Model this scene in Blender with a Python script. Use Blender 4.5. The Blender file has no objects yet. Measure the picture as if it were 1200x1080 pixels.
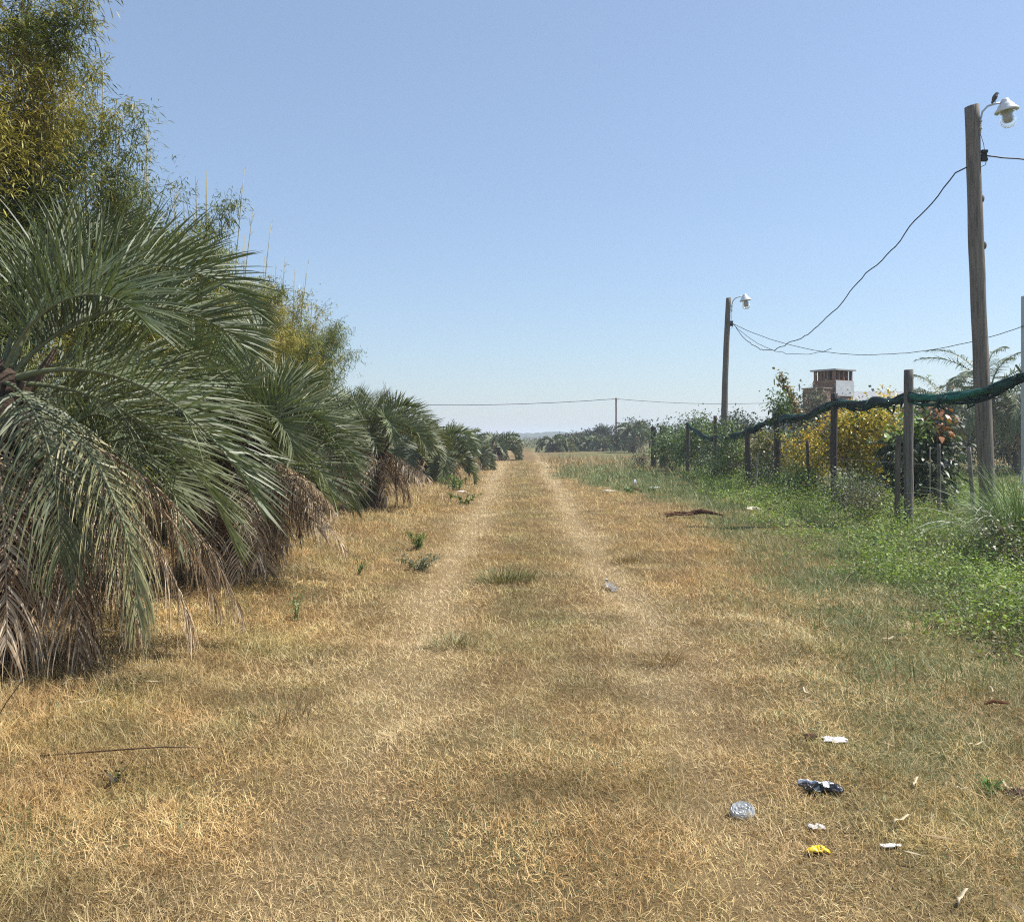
import bpy, math, random
import numpy as np
from mathutils import Vector, Matrix

R = np.random.default_rng(11)
random.seed(5)
RAD = math.radians
scene = bpy.context.scene
COL = scene.collection
F_PX, CAM_H, HOR = 1080.0, 1.5, 512.0


def at(px, py, y):
    """point at distance y that the photograph shows at pixel px, py"""
    return ((px - 600) / F_PX * y, y, CAM_H + (HOR - py) / F_PX * y)


# ------------------------------------------------------------------ noise
def _hash(ix, iy, seed):
    h = (ix.astype(np.int64) * 374761393 + iy.astype(np.int64) * 668265263 + seed * 974711) & 0x7FFFFFFF
    h = ((h ^ (h >> 13)) * 1274126177) & 0x7FFFFFFF
    h = h ^ (h >> 16)
    return (h & 0xFFFF) / 65535.0


def vnoise(x, y, seed=0):
    x = np.asarray(x, float); y = np.asarray(y, float)
    ix = np.floor(x); iy = np.floor(y)
    fx = x - ix; fy = y - iy
    fx = fx * fx * (3 - 2 * fx); fy = fy * fy * (3 - 2 * fy)
    a = _hash(ix, iy, seed); b = _hash(ix + 1, iy, seed)
    c = _hash(ix, iy + 1, seed); d = _hash(ix + 1, iy + 1, seed)
    return (a * (1 - fx) + b * fx) * (1 - fy) + (c * (1 - fx) + d * fx) * fy


def fbm(x, y, seed=0, oct=3):
    s = 0; w = 0.5; n = 0
    for i in range(oct):
        s = s + w * vnoise(x * 2 ** i, y * 2 ** i, seed + i * 17); n += w; w *= 0.5
    return s / n


def sstep(a, b, x):
    t = np.clip((x - a) / (b - a), 0, 1)
    return t * t * (3 - 2 * t)


# ------------------------------------------------------------------ ground fields
def track_l(y): return -0.72 + 0.004 * y + 0.08 * np.sin(y * 0.33)
def track_r(y): return 0.88 + 0.016 * y + 0.08 * np.sin(y * 0.27 + 1)


def track_mask(x, y):
    n = (vnoise(x * 2.1, y * 0.9, 5) - 0.5) * 0.35
    a = np.exp(-((x - track_l(y) + n) / 0.31) ** 2)
    b = np.exp(-((x - track_r(y) - n) / 0.27) ** 2)
    return np.clip(a + b, 0, 1) * (0.74 + 0.26 * vnoise(x * .8, y * .5, 9))


def green_mask(x, y):
    """share of living green cover: the verge on the right, thin patches elsewhere"""
    edge = np.interp(y, [3, 5, 8.6, 13, 18, 24, 34, 46], [1.0, 1.45, 2.1, 2.8, 3.1, 2.8, 1.9, 1.8]) + (fbm(x * .55, y * .35, 3) - 0.5) * 2.4
    g = sstep(-0.45, 1.0, x - edge) * (.62 + .38 * sstep(.35, .6, fbm(x * 1.1, y * .8, 45)))
    near = sstep(9.5, 4.2, y)
    g = g * (1 - 0.50 * near)
    g = g + 0.13 * sstep(0.48, 0.78, fbm(x * 1.3 + 9, y * .9, 21)) * sstep(1.2, .2, np.abs(x - .1))
    g = g + 0.20 * sstep(0.46, 0.75, fbm(x * 2.1 + 3, y * 2.0, 33)) * sstep(-0.9, -1.8, x)
    g = g + 0.3 * sstep(18, 30, y) * sstep(.5, .7, fbm(x * .25, y * .12, 8)) * sstep(.9, 3, x)
    g = g * (1 - 0.75 * sstep(44, 50, y) * sstep(.6, .3, fbm(x * .1, y * .1, 40)))
    return np.clip(g, 0, 1)


def weed_mask(x, y):
    edge = 3.0 + 0.11 * np.maximum(y - 6, 0) + (fbm(x * .9, y * .7, 51) - .5) * 1.5
    m = sstep(0, 0.7, x - edge) * sstep(5.6, 6.8, y + (fbm(x, y, 58) - .5) * 2) * sstep(46, 30, y)
    m = m * (.25 + .75 * sstep(.33, .52, fbm(x * .75 + 5, y * .55, 53))) * sstep(-.4, 1.9, x - edge + .5)
    return m


def height(x, y):
    z = (fbm(x * .35, y * .35, 1) - .5) * 0.10 * sstep(300, 40, np.abs(y)) + (fbm(x * 2.3, y * 2.3, 2, 2) - .5) * 0.05 * sstep(80, 20, np.abs(y))
    z = z - 0.035 * track_mask(x, y)
    ledge = 1.25 + 0.10 * y + (fbm(x * .6, y * .6, 3) - .5) * 1.2
    z = z - 0.05 * sstep(-0.1, .25, x - ledge) * sstep(14, 9, y)
    z = z + 0.05 * sstep(-1.6, -2.4, x)
    return z


def gz(x, y): return float(height(np.array([float(x)]), np.array([float(y)]))[0])


STRAW = np.array([[.44, .325, .155], [.54, .42, .225], [.35, .245, .11], [.47, .36, .19], [.26, .17, .075], [.41, .29, .125]])
GREEN = np.array([[.135, .165, .058], [.185, .21, .085], [.095, .135, .042], [.22, .22, .09], [.12, .17, .07]])

# ------------------------------------------------------------------ mesh helpers
def mesh_np(name, V, F, cols=None, mat=None, parent=None, smooth=False):
    V = np.asarray(V, np.float32).reshape(-1, 3); F = np.asarray(F, np.int32).reshape(-1, 4)
    me = bpy.data.meshes.new(name)
    me.vertices.add(len(V)); me.vertices.foreach_set('co', V.ravel())
    me.loops.add(F.size); me.loops.foreach_set('vertex_index', F.ravel())
    me.polygons.add(len(F)); me.polygons.foreach_set('loop_start', np.arange(0, F.size, 4, dtype=np.int32))
    if smooth:
        me.polygons.foreach_set('use_smooth', np.ones(len(F), bool))
    me.update(calc_edges=True)
    if cols is not None:
        C = np.ones((len(V), 4), np.float32); C[:, :3] = np.asarray(cols, np.float32).reshape(-1, 3)
        a = me.attributes.new('col', 'FLOAT_COLOR', 'POINT'); a.data.foreach_set('color', C.ravel())
    if mat: me.materials.append(mat)
    o = bpy.data.objects.new(name, me); COL.objects.link(o)
    if parent: o.parent = parent
    return o


def unit(a):
    n = np.linalg.norm(a, axis=-1, keepdims=True)
    return a / np.maximum(n, 1e-9)


def ribbons(P, S, W):
    """strips along P (N,K,3), side vectors S (N,K,3) or (N,3), half widths W (N,K) -> verts, quads"""
    N, K, _ = P.shape
    if S.ndim == 2: S = np.repeat(S[:, None, :], K, 1)
    V = np.stack([P - S * W[..., None], P + S * W[..., None]], 2).reshape(-1, 3)
    base = (np.arange(N) * K * 2)[:, None] + (np.arange(K - 1) * 2)[None, :]
    F = np.stack([base, base + 1, base + 3, base + 2], -1).reshape(-1, 4)
    return V, F


def tube_np(P, r, n=6, ph=0.0, cap=True):
    P = np.asarray(P, float); K = len(P); r = np.broadcast_to(np.asarray(r, float), (K,))
    T = unit(np.gradient(P, axis=0))
    up = np.array([0, 0, 1.0]) if abs(T[0, 2]) < .9 else np.array([0, 1.0, 0])
    V = []
    A = unit(np.cross(T[0], up))
    for i in range(K):
        A = A - T[i] * np.dot(A, T[i]); A = A / max(np.linalg.norm(A), 1e-9)
        B = np.cross(T[i], A)
        an = np.arange(n) * 2 * np.pi / n + ph
        V.append(P[i] + r[i] * (np.cos(an)[:, None] * A + np.sin(an)[:, None] * B))
    V = np.concatenate(V)
    F = []
    for i in range(K - 1):
        for j in range(n):
            k = (j + 1) % n
            F.append((i * n + j, i * n + k, (i + 1) * n + k, (i + 1) * n + j))
    if cap:
        F.append(tuple(range(n - 1, -1, -1))); F.append(tuple((K - 1) * n + j for j in range(n)))
    return V, F


class MB:
    """collects pieces of ONE part and links them as one mesh"""
    def __init__(s): s.v = []; s.f = []; s.c = []; s.n = 0
    def add(s, V, F, c=(.5, .5, .5)):
        V = np.asarray(V, float); s.v.append(V); s.f += [tuple(int(i) + s.n for i in f) for f in F]
        c = np.asarray(c, float); s.c.append(np.broadcast_to(c, V.shape) if c.ndim == 1 else c); s.n += len(V); return s
    def tube(s, P, r, n=6, c=(.5, .5, .5), cap=True):
        V, F = tube_np(P, r, n, cap=cap); return s.add(V, F, c)
    def lathe(s, prof, n=20, o=(0, 0, 0), c=(.5, .5, .5), cap=False):
        V = []; F = []
        for r, z in prof:
            for j in range(n):
                a = 2 * math.pi * j / n
                V.append((o[0] + r * math.cos(a), o[1] + r * math.sin(a), o[2] + z))
        for i in range(len(prof) - 1):
            for j in range(n):
                k = (j + 1) % n
                F.append((i * n + j, i * n + k, (i + 1) * n + k, (i + 1) * n + j))
        if cap:
            F.append(tuple(range(n - 1, -1, -1))); F.append(tuple((len(prof) - 1) * n + j for j in range(n)))
        return s.add(V, F, c)
    def box(s, c0, c1, rot=None, o=(0, 0, 0), c=(.5, .5, .5)):
        x0, y0, z0 = c0; x1, y1, z1 = c1
        V = np.array([(x0, y0, z0), (x1, y0, z0), (x1, y1, z0), (x0, y1, z0), (x0, y0, z1), (x1, y0, z1), (x1, y1, z1), (x0, y1, z1)], float)
        F = [(0, 3, 2, 1), (4, 5, 6, 7), (0, 1, 5, 4), (1, 2, 6, 5), (2, 3, 7, 6), (3, 0, 4, 7)]
        if rot is not None: V = V @ np.array(rot).T
        return s.add(V + np.array(o), F, c)
    def build(s, name, mat, parent=None, smooth=False, bevel=0):
        me = bpy.data.meshes.new(name)
        V = np.concatenate(s.v)
        me.from_pydata(V.tolist(), [], s.f)
        C = np.ones((len(V), 4), np.float32); C[:, :3] = np.concatenate(s.c)
        a = me.attributes.new('col', 'FLOAT_COLOR', 'POINT'); a.data.foreach_set('color', C.ravel())
        me.materials.append(mat)
        if smooth:
            me.polygons.foreach_set('use_smooth', np.ones(len(me.polygons), bool))
        me.update()
        o = bpy.data.objects.new(name, me); COL.objects.link(o)
        if parent: o.parent = parent
        if bevel:
            b = o.modifiers.new('bevel', 'BEVEL'); b.width = bevel; b.segments = 2; b.limit_method = 'ANGLE'
        return o


def tag(o, label=None, cat=None, group=None, kind=None):
    if label: o['label'] = label
    if cat: o['category'] = cat
    if group: o['group'] = group
    if kind: o['kind'] = kind
    return o


def thing(name, loc, label, cat, group=None, rz=0):
    o = bpy.data.objects.new(name, None); COL.objects.link(o)
    o.empty_display_size = .2
    o.location = loc; o.rotation_euler = (0, 0, rz)
    return tag(o, label, cat, group)


def copy_tree(o, parent=None):
    c = o.copy(); COL.objects.link(c)
    if parent: c.parent = parent
    for ch in list(o.children): copy_tree(ch, c)
    return c


# ------------------------------------------------------------------ materials
def new_mat(name):
    m = bpy.data.materials.new(name); m.use_nodes = True
    nt = m.node_tree; nt.nodes.clear()
    out = nt.nodes.new('ShaderNodeOutputMaterial')
    return m, nt, out


def N(nt, t, **kw):
    n = nt.nodes.new(t)
    for k, v in kw.items():
        if k.startswith('_'): setattr(n, k[1:], v)
        else: n.inputs[k.replace('__', ' ')].default_value = v
    return n


def attr_mat(name, rough=.6, trans=0.0, spec=.3, noise=0.0, nscale=30.0, bump=0.0, bscale=60.0, coord='Object', stretch=(1, 1, 1), rand=0.0, trans_tint=(1, 1, 1)):
    """material whose colour is the mesh's own 'col' attribute, varied by noise"""
    m, nt, out = new_mat(name); L = nt.links.new
    at_ = N(nt, 'ShaderNodeAttribute', _attribute_name='col')
    colr = at_.outputs['Color']
    tc = N(nt, 'ShaderNodeTexCoord'); mp = N(nt, 'ShaderNodeMapping', Scale=stretch)
    L(tc.outputs[coord], mp.inputs['Vector'])
    if noise:
        nz = N(nt, 'ShaderNodeTexNoise', Scale=nscale, Detail=4.0, Roughness=.65)
        L(mp.outputs[0], nz.inputs['Vector'])
        mr = N(nt, 'ShaderNodeMapRange'); mr.inputs[1].default_value = .25; mr.inputs[2].default_value = .75
        mr.inputs[3].default_value = 1 - noise; mr.inputs[4].default_value = 1 + noise
        L(nz.outputs['Fac'], mr.inputs[0])
        mx = N(nt, 'ShaderNodeMix', _data_type='RGBA', _blend_type='MULTIPLY'); mx.inputs[0].default_value = 1
        L(colr, mx.inputs[6]); L(mr.outputs[0], mx.inputs[7]); colr = mx.outputs[2]
    if rand:
        oi = N(nt, 'ShaderNodeObjectInfo')
        mr = N(nt, 'ShaderNodeMapRange'); mr.inputs[3].default_value = 1 - rand; mr.inputs[4].default_value = 1 + rand
        L(oi.outputs['Random'], mr.inputs[0])
        mx = N(nt, 'ShaderNodeMix', _data_type='RGBA', _blend_type='MULTIPLY'); mx.inputs[0].default_value = 1
        L(colr, mx.inputs[6]); L(mr.outputs[0], mx.inputs[7]); colr = mx.outputs[2]
    bs = N(nt, 'ShaderNodeBsdfPrincipled', Roughness=rough); bs.inputs['Specular IOR Level'].default_value = spec
    L(colr, bs.inputs['Base Color'])
    if bump:
        bn = N(nt, 'ShaderNodeTexNoise', Scale=bscale, Detail=5.0); L(mp.outputs[0], bn.inputs['Vector'])
        bp = N(nt, 'ShaderNodeBump', Strength=bump, Distance=.02); L(bn.outputs['Fac'], bp.inputs['Height']); L(bp.outputs[0], bs.inputs['Normal'])
    if trans:
        tr = N(nt, 'ShaderNodeBsdfTranslucent')
        mx = N(nt, 'ShaderNodeMix', _data_type='RGBA', _blend_type='MULTIPLY'); mx.inputs[0].default_value = 1
        mx.inputs[7].default_value = (*trans_tint, 1); L(colr, mx.inputs[6]); L(mx.outputs[2], tr.inputs['Color'])
        ms = N(nt, 'ShaderNodeMixShader'); ms.inputs[0].default_value = trans
        L(bs.outputs[0], ms.inputs[1]); L(tr.outputs[0], ms.inputs[2]); L(ms.outputs[0], out.inputs[0])
    else:
        L(bs.outputs[0], out.inputs[0])
    return m


M_palm = attr_mat('palm_leaf', rough=.48, trans=.13, spec=.36, rand=.28, noise=.18, nscale=9, trans_tint=(1.0, 1.25, .5))
M_deadleaf = attr_mat('dead_palm_leaf', rand=.22, rough=.8, trans=.12, spec=.15, noise=.3, nscale=14)
M_trunk = attr_mat('palm_trunk', rough=.9, spec=.1, noise=.4, nscale=18, bump=.8, bscale=40)
M_leaf = attr_mat('broad_leaf', rough=.45, trans=.22, spec=.4, noise=.15, nscale=11, trans_tint=(1.1, 1.2, .5))
M_bamboo = attr_mat('bamboo_leaf', rough=.5, trans=.22, spec=.3, noise=.2, nscale=2.0, trans_tint=(1.1, 1.15, .6))
M_culm = attr_mat('bamboo_culm', rough=.5, spec=.3, noise=.2, nscale=20)
M_grass = attr_mat('grass_blade', rough=.5, trans=.13, spec=.25, trans_tint=(1.05, 1.05, .8))
M_weed = attr_mat('weed_leaf', rough=.5, trans=.3, spec=.3, trans_tint=(1.1, 1.25, .5))
M_bark = attr_mat('bark', rough=.9, spec=.1, noise=.35, nscale=12, stretch=(1, 1, .2), bump=.6, bscale=30)
M_wood = attr_mat('weathered_timber', rough=.85, spec=.15, noise=.62, nscale=30, stretch=(1, 1, .06), bump=1.0, bscale=34, rand=.12)
M_net = attr_mat('shade_net', rough=.75, spec=.2, noise=.45, nscale=38, bump=.9, bscale=55)
M_cable = attr_mat('black_cable', rough=.6, spec=.3)
M_metal = attr_mat('grey_painted_metal', rough=.45, spec=.5, noise=.12, nscale=25)
M_sheet = attr_mat('weathered_sheet', rough=.55, spec=.4, noise=.22, nscale=5)
M_plaster = attr_mat('plaster', rough=.85, spec=.15, noise=.14, nscale=4, bump=.3, bscale=30)
M_plastic = attr_mat('litter_plastic', rough=.28, spec=.5, noise=.08, nscale=30)
M_paper = attr_mat('litter_paper', rough=.8, spec=.15, noise=.1, nscale=25)
M_feather = attr_mat('feathers', rough=.8, spec=.15, noise=.25, nscale=90)
M_far = attr_mat('far_leaf', rough=.65, trans=.2, spec=.2, noise=.25, nscale=.5)


def clear_mat(name, tint=(.95, .97, .98), rough=.05):
    m, nt, out = new_mat(name)
    b = N(nt, 'ShaderNodeBsdfPrincipled', Roughness=rough, IOR=1.3)
    b.inputs['Base Color'].default_value = (*tint, 1); b.inputs['Transmission Weight'].default_value = 1
    tr = N(nt, 'ShaderNodeBsdfTransparent'); ms = N(nt, 'ShaderNodeMixShader'); ms.inputs[0].default_value = .45
    nt.links.new(tr.outputs[0], ms.inputs[1]); nt.links.new(b.outputs[0], ms.inputs[2]); nt.links.new(ms.outputs[0], out.inputs[0])
    return m


M_glass = clear_mat('lamp_glass')
M_clear = clear_mat('clear_plastic', (.92, .95, .97), .12)


def brick_mat():
    m, nt, out = new_mat('brick'); L = nt.links.new
    tc = N(nt, 'ShaderNodeTexCoord'); ge = N(nt, 'ShaderNodeNewGeometry')
    # lay the courses along whichever wall the face belongs to
    sp = N(nt, 'ShaderNodeSeparateXYZ'); L(tc.outputs['Object'], sp.inputs[0])
    ad = N(nt, 'ShaderNodeMath', _operation='ADD'); L(sp.outputs[0], ad.inputs[0]); L(sp.outputs[1], ad.inputs[1])
    cb = N(nt, 'ShaderNodeCombineXYZ'); L(ad.outputs[0], cb.inputs[0]); L(sp.outputs[2], cb.inputs[1])
    br = N(nt, 'ShaderNodeTexBrick', Scale=1.0)
    br.inputs['Color1'].default_value = (.26, .105, .055, 1); br.inputs['Color2'].default_value = (.33, .155, .08, 1)
    br.inputs['Mortar'].default_value = (.23, .17, .13, 1)
    br.inputs['Mortar Size'].default_value = .012; br.inputs['Brick Width'].default_value = .24; br.inputs['Row Height'].default_value = .075
    L(cb.outputs[0], br.inputs['Vector'])
    nz = N(nt, 'ShaderNodeTexNoise', Scale=6.0, Detail=4.0); L(tc.outputs['Object'], nz.inputs['Vector'])
    mx = N(nt, 'ShaderNodeMix', _data_type='RGBA', _blend_type='OVERLAY'); mx.inputs[0].default_value = .6
    L(br.outputs['Color'], mx.inputs[6]); L(nz.outputs['Fac'], mx.inputs[7])
    b = N(nt, 'ShaderNodeBsdfPrincipled', Roughness=.9); L(mx.outputs[2], b.inputs['Base Color'])
    bp = N(nt, 'ShaderNodeBump', Strength=.6, Distance=.01); L(br.outputs['Fac'], bp.inputs['Height']); bp.invert = True
    L(bp.outputs[0], b.inputs['Normal']); L(b.outputs[0], out.inputs[0])
    return m


M_brick = brick_mat()


def ground_mat():
    m, nt, out = new_mat('dry_grass_soil'); L = nt.links.new
    a = N(nt, 'ShaderNodeAttribute', _attribute_name='col')
    tc = N(nt, 'ShaderNodeTexCoord')
    def mul(src, scale, lo, hi, det=6.0, st=(1, 1, 1)):
        mp = N(nt, 'ShaderNodeMapping', Scale=st); L(tc.outputs['Object'], mp.inputs[0])
        nz = N(nt, 'ShaderNodeTexNoise', Scale=scale, Detail=det, Roughness=.7); L(mp.outputs[0], nz.inputs['Vector'])
        mr = N(nt, 'ShaderNodeMapRange'); mr.inputs[1].default_value = .28; mr.inputs[2].default_value = .72
        mr.inputs[3].default_value = lo; mr.inputs[4].default_value = hi; L(nz.outputs['Fac'], mr.inputs[0])
        mx = N(nt, 'ShaderNodeMix', _data_type='RGBA', _blend_type='MULTIPLY'); mx.inputs[0].default_value = 1
        L(src, mx.inputs[6]); L(mr.outputs[0], mx.inputs[7]); return mx.outputs[2], nz
    c, _ = mul(a.outputs['Color'], 55, .55, 1.35)
    c, n2 = mul(c, 220, .6, 1.4, 3.0, (1, .5, 1))
    c, n3 = mul(c, 3.1, .85, 1.15)
    b = N(nt, 'ShaderNodeBsdfPrincipled', Roughness=.95); b.inputs['Specular IOR Level'].default_value = .1
    L(c, b.inputs['Base Color'])
    bp = N(nt, 'ShaderNodeBump', Strength=.8, Distance=.02); L(n2.outputs['Fac'], bp.inputs['Height']); L(bp.outputs[0], b.inputs['Normal'])
    L(b.outputs[0], out.inputs[0])
    return m


# ------------------------------------------------------------------ ground sheet
def axis(parts):
    out = []
    for a, b, n in parts: out += list(np.linspace(a, b, n, endpoint=False))
    out.append(parts[-1][1]); return np.array(out)


def build_ground():
    xs = axis([(-2600, -300, 8), (-300, -40, 20), (-40, -10, 30), (-10, 14, 170), (14, 50, 36), (50, 300, 20), (300, 2600, 8)])
    ys = axis([(-200, -8, 10), (-8, 2, 14), (2, 26, 190), (26, 70, 130), (70, 200, 40), (200, 4300, 20)])
    X, Y = np.meshgrid(xs, ys)
    Z = height(X, Y)
    g = np.maximum(green_mask(X, Y), weed_mask(X, Y) * .9); t = track_mask(X, Y)
    straw = np.array([.20, .135, .062]); soil = np.array([.11, .075, .042]); gr = np.array([.125, .14, .055]); pale = np.array([.30, .22, .115])
    n = fbm(X * 1.3, Y * 1.3, 77)[..., None]
    C = straw * (.7 + .6 * n)
    C = C * (1 - .5 * sstep(.55, .8, fbm(X * .8, Y * .8, 88)))[..., None] + soil * (.5 * sstep(.55, .8, fbm(X * .8, Y * .8, 88)))[..., None]
    tn_ = t[..., None] * (.35 + .4 * sstep(3.2, 9, Y)[..., None])
    C = C * (1 - tn_) + pale * 1.15 * tn_
    C = C * (1 - g[..., None]) + gr * (.7 + .6 * n) * g[..., None]
    # leaf mould under the palms and the bamboo, bare trodden earth beyond
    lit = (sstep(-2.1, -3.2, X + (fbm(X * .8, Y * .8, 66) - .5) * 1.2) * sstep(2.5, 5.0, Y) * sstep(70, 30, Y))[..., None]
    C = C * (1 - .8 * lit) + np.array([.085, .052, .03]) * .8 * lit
    nx, ny = len(xs), len(ys)
    i = np.arange(ny - 1)[:, None] * nx + np.arange(nx - 1)[None, :]
    F = np.stack([i, i + 1, i + nx + 1, i + nx], -1).reshape(-1, 4)
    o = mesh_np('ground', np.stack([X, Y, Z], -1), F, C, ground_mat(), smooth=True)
    tag(o, kind='structure')


build_ground()


# ------------------------------------------------------------------ grass
def blades(x, y, L, lean, az, w, cols, zoff=0.0, curl=None, K=3):
    n = len(x); z = height(x, y) + zoff
    d = np.stack([np.cos(az), np.sin(az), np.zeros(n)], -1)
    s = np.stack([-np.sin(az), np.cos(az), np.zeros(n)], -1)
    if curl is None: curl = R.uniform(.2, .9, n)
    P = np.zeros((n, K, 3)); P[:, 0] = np.stack([x, y, z - .004], -1)
    seg = L / (K - 1)
    for k in range(1, K):
        th = lean + curl * (k - .5) / (K - 1)
        P[:, k] = P[:, k - 1] + seg[:, None] * (np.sin(th)[:, None] * d + np.cos(th)[:, None] * np.array([0, 0, 1.0]))
    tw = R.uniform(-.8, .8, n)
    S = unit(s * np.cos(tw)[:, None] + np.cross(s, d) * np.sin(tw)[:, None])
    prof = np.array([.8, 1.0, .12]) if K == 3 else np.array([1.0, .25]) if K == 2 else np.interp(np.linspace(0, 1, K), [0, .3, .75, 1], [.7, 1, .7, .08])
    W = w[:, None] * prof[None, :]
    V, F = ribbons(P, S, W)
    return V, F, np.repeat(cols, K * 2, 0)


def grass_sheet():
    ys = []; xs = []
    edges = np.concatenate([np.arange(2.3, 6, .5), np.arange(6, 14, 1.0), np.arange(14, 30, 2), np.arange(30, 62, 4)])
    for a, b in zip(edges[:-1], edges[1:]):
        ym = (a + b) / 2
        rho = 26000 * min(1, (4.0 / ym)) ** 1.9
        w0, w1 = -0.66 * b - .4, 0.66 * b + .4
        n = int(rho * (b - a) * (w1 - w0))
        ys.append(R.uniform(a, b, n)); xs.append(R.uniform(w0, w1, n))
    x = np.concatenate(xs); y = np.concatenate(ys)
    t = track_mask(x, y); g = green_mask(x, y); wd = weed_mask(x, y)
    clump = fbm(x * 3.2, y * 3.2, 70)
    bare = sstep(.62, .76, fbm(x * 1.7, y * 1.7, 71)) * .35
    keep = R.uniform(0, 1, len(x)) > (.06 * t + bare + .22 * (clump < .42))
    under = (x < -2.9) & (y < 30)
    keep &= ~(under & (R.uniform(0, 1, len(x)) < .6))
    x = x[keep]; y = y[keep]; t = t[keep]; g = g[keep]; wd = wd[keep]; clump = clump[keep]
    n = len(x)
    far = np.maximum(1, y / 5.0)
    margin = sstep(-1.3, -2.3, x) + .5 * sstep(1.6, 2.2, x)
    big = fbm(x * .9, y * .9, 90)
    L = R.gamma(6, 1 / 6., n) * (.037 + .028 * margin + .06 * np.maximum(0, clump - .55)) * (1 - .28 * t) * (.75 + .6 * big) * far ** .22
    L *= np.where(R.uniform(0, 1, n) < .02, 1.9, 1)
    lean = np.abs(R.normal(.95, .42, n)); lean = np.minimum(lean, 1.5)
    az = R.uniform(0, 2 * np.pi, n)
    w = R.uniform(.0005, .00125, n) * far ** .9
    isg = R.uniform(0, 1, n) < np.maximum(g * .9 + .03, wd * .75)
    # colour: whole patches run paler, redder or browner than their neighbours
    hue = fbm(x * .8 + 40, y * .8, 14); val = fbm(x * 2.6, y * 2.6, 15)
    C = STRAW[R.integers(0, len(STRAW), n)] * 1.36 * R.uniform(.76, 1.2, n)[:, None]
    C = C * (.50 + .98 * val)[:, None]
    C = C * (1 + (hue - .5)[:, None] * np.array([.16, -.06, -.36]))
    tt_ = np.clip(t * sstep(3.2, 9, y) * .60 + t * .18, 0, .92)
    C = C * (1 - tt_[:, None]) + np.array([.78, .655, .45]) * tt_[:, None]
    # patches of darker, redder or olive thatch
    pb = .8 * sstep(.48, .72, fbm(x * 3.4, y * 3.0, 101)) * (1 - .8 * t)
    C = C * (1 - pb[:, None] * np.array([.26, .33, .38]))
    mid = np.exp(-((x - (track_l(y) + track_r(y)) / 2) / .42) ** 2) * sstep(3.5, 8, y)
    C = C * (1 - mid[:, None] * np.array([.22, .16, .24]))
    po = sstep(.50, .70, fbm(x * 2.4 + 20, y * 2.0, 131)) * (1 - .7 * t)
    C = C * (1 - po[:, None] * np.array([.20, .14, .20]))
    Cg = GREEN[R.integers(0, len(GREEN), n)] * R.uniform(.75, 1.3, n)[:, None]
    C = C * np.array([1.12, 1.075, 1.0])
    C = np.where(isg[:, None], Cg, C)
    C = np.clip(C, .01, .85)
    curl = R.uniform(.05, .95, n)
    nr = y < 9.5
    V, F, cc = blades(x[nr], y[nr], L[nr], lean[nr], az[nr], w[nr], C[nr], curl=curl[nr])
    V2, F2, cc2 = blades(x[~nr], y[~nr], L[~nr], lean[~nr], az[~nr], w[~nr], C[~nr], curl=curl[~nr] * .5, K=2)
    V = np.concatenate([V, V2]); F = np.concatenate([F, F2 + len(cc)]); cc = np.concatenate([cc, cc2])
    o = mesh_np('grass', V, F, cc, M_grass)
    tag(o, 'short dry straw coloured grass covering the track and its verges', 'grass', kind='stuff')


grass_sheet()


def tuft(px, py, n, r, Lm, pal, label, name='grass_tuft', cat='grass tuft', group=None, lean=.5, wid=.0022):
    y = 1.5 * F_PX / (py - HOR); x = (px - 600) / F_PX * y
    cx, cy = x, y
    rr = r * np.sqrt(R.uniform(0, 1, n)); a = R.uniform(0, 2 * np.pi, n)
    X = cx + rr * np.cos(a); Y = cy + rr * np.sin(a) * .8
    pal = np.array(pal)
    V, F, cc = blades(X, Y, R.uniform(.4, 1.15, n) * Lm, np.abs(R.normal(lean, .3, n)), a + R.normal(0, .6, n), R.uniform(.6, 1.2, n) * wid,
                      pal[R.integers(0, len(pal), n)] * R.uniform(.7, 1.3, n)[:, None], curl=R.uniform(.2, 1.1, n), K=4)
    V = V.copy(); V[:, 0] -= cx; V[:, 1] -= cy
    o = mesh_np(name, V, F, cc, M_grass); o.location = (cx, cy, 0)
    return tag(o, label, cat, group)


# upright tufts and standing weeds on the track
TUFT_G = 'coarse tufts standing in the dry grass'
BR = [[.30, .20, .085], [.38, .27, .12], [.22, .17, .07]]
OL = [[.20, .20, .075], [.30, .25, .10], [.16, .16, .06]]
tuft(772, 768, 260, .16, .17, BR, 'round olive brown grass tuft on the right wheel track', group=TUFT_G, wid=.0018, lean=.8)
tuft(593, 680, 420, .30, .22, OL, 'wide low olive tuft in the middle strip of the track', group=TUFT_G, wid=.003)
tuft(735, 656, 200, .22, .17, BR, 'thin brown tuft just beyond the crumpled clear bottle', group=TUFT_G, wid=.003)
tuft(530, 757, 160, .17, .16, OL, 'small grey green tuft on the left wheel track', group=TUFT_G)
tuft(975, 760, 200, .26, .13, OL, 'low green tuft at the edge of the green verge', group=TUFT_G)
tuft(335, 838, 90, .16, .17, [[.2, .12, .06], [.28, .18, .08], [.15, .14, .06]], 'reddish brown tuft left of the track in front of the palms', group=TUFT_G)


# ------------------------------------------------------------------ generic leaves
def leaf_cloud(pos, dirs, L, W, cols, K=4, droop=.25, fold=None):
    """pointed leaves at pos along dirs"""
    n = len(pos)
    D = unit(dirs)
    up = np.tile(np.array([0, 0, 1.0]), (n, 1)) + R.normal(0, .45, (n, 3))
    S = unit(np.cross(D, up))
    t = np.linspace(0, 1, K)
    P = pos[:, None, :] + D[:, None, :] * (L[:, None] * t)[..., None]
    P[..., 2] -= droop * L[:, None] * t ** 2
    prof = np.interp(t, [0, .3, .7, 1], [.25, 1, .75, .06])
    V, F = ribbons(P, S, W[:, None] * prof[None])
    return V, F, np.repeat(cols, K * 2, 0)


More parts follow.
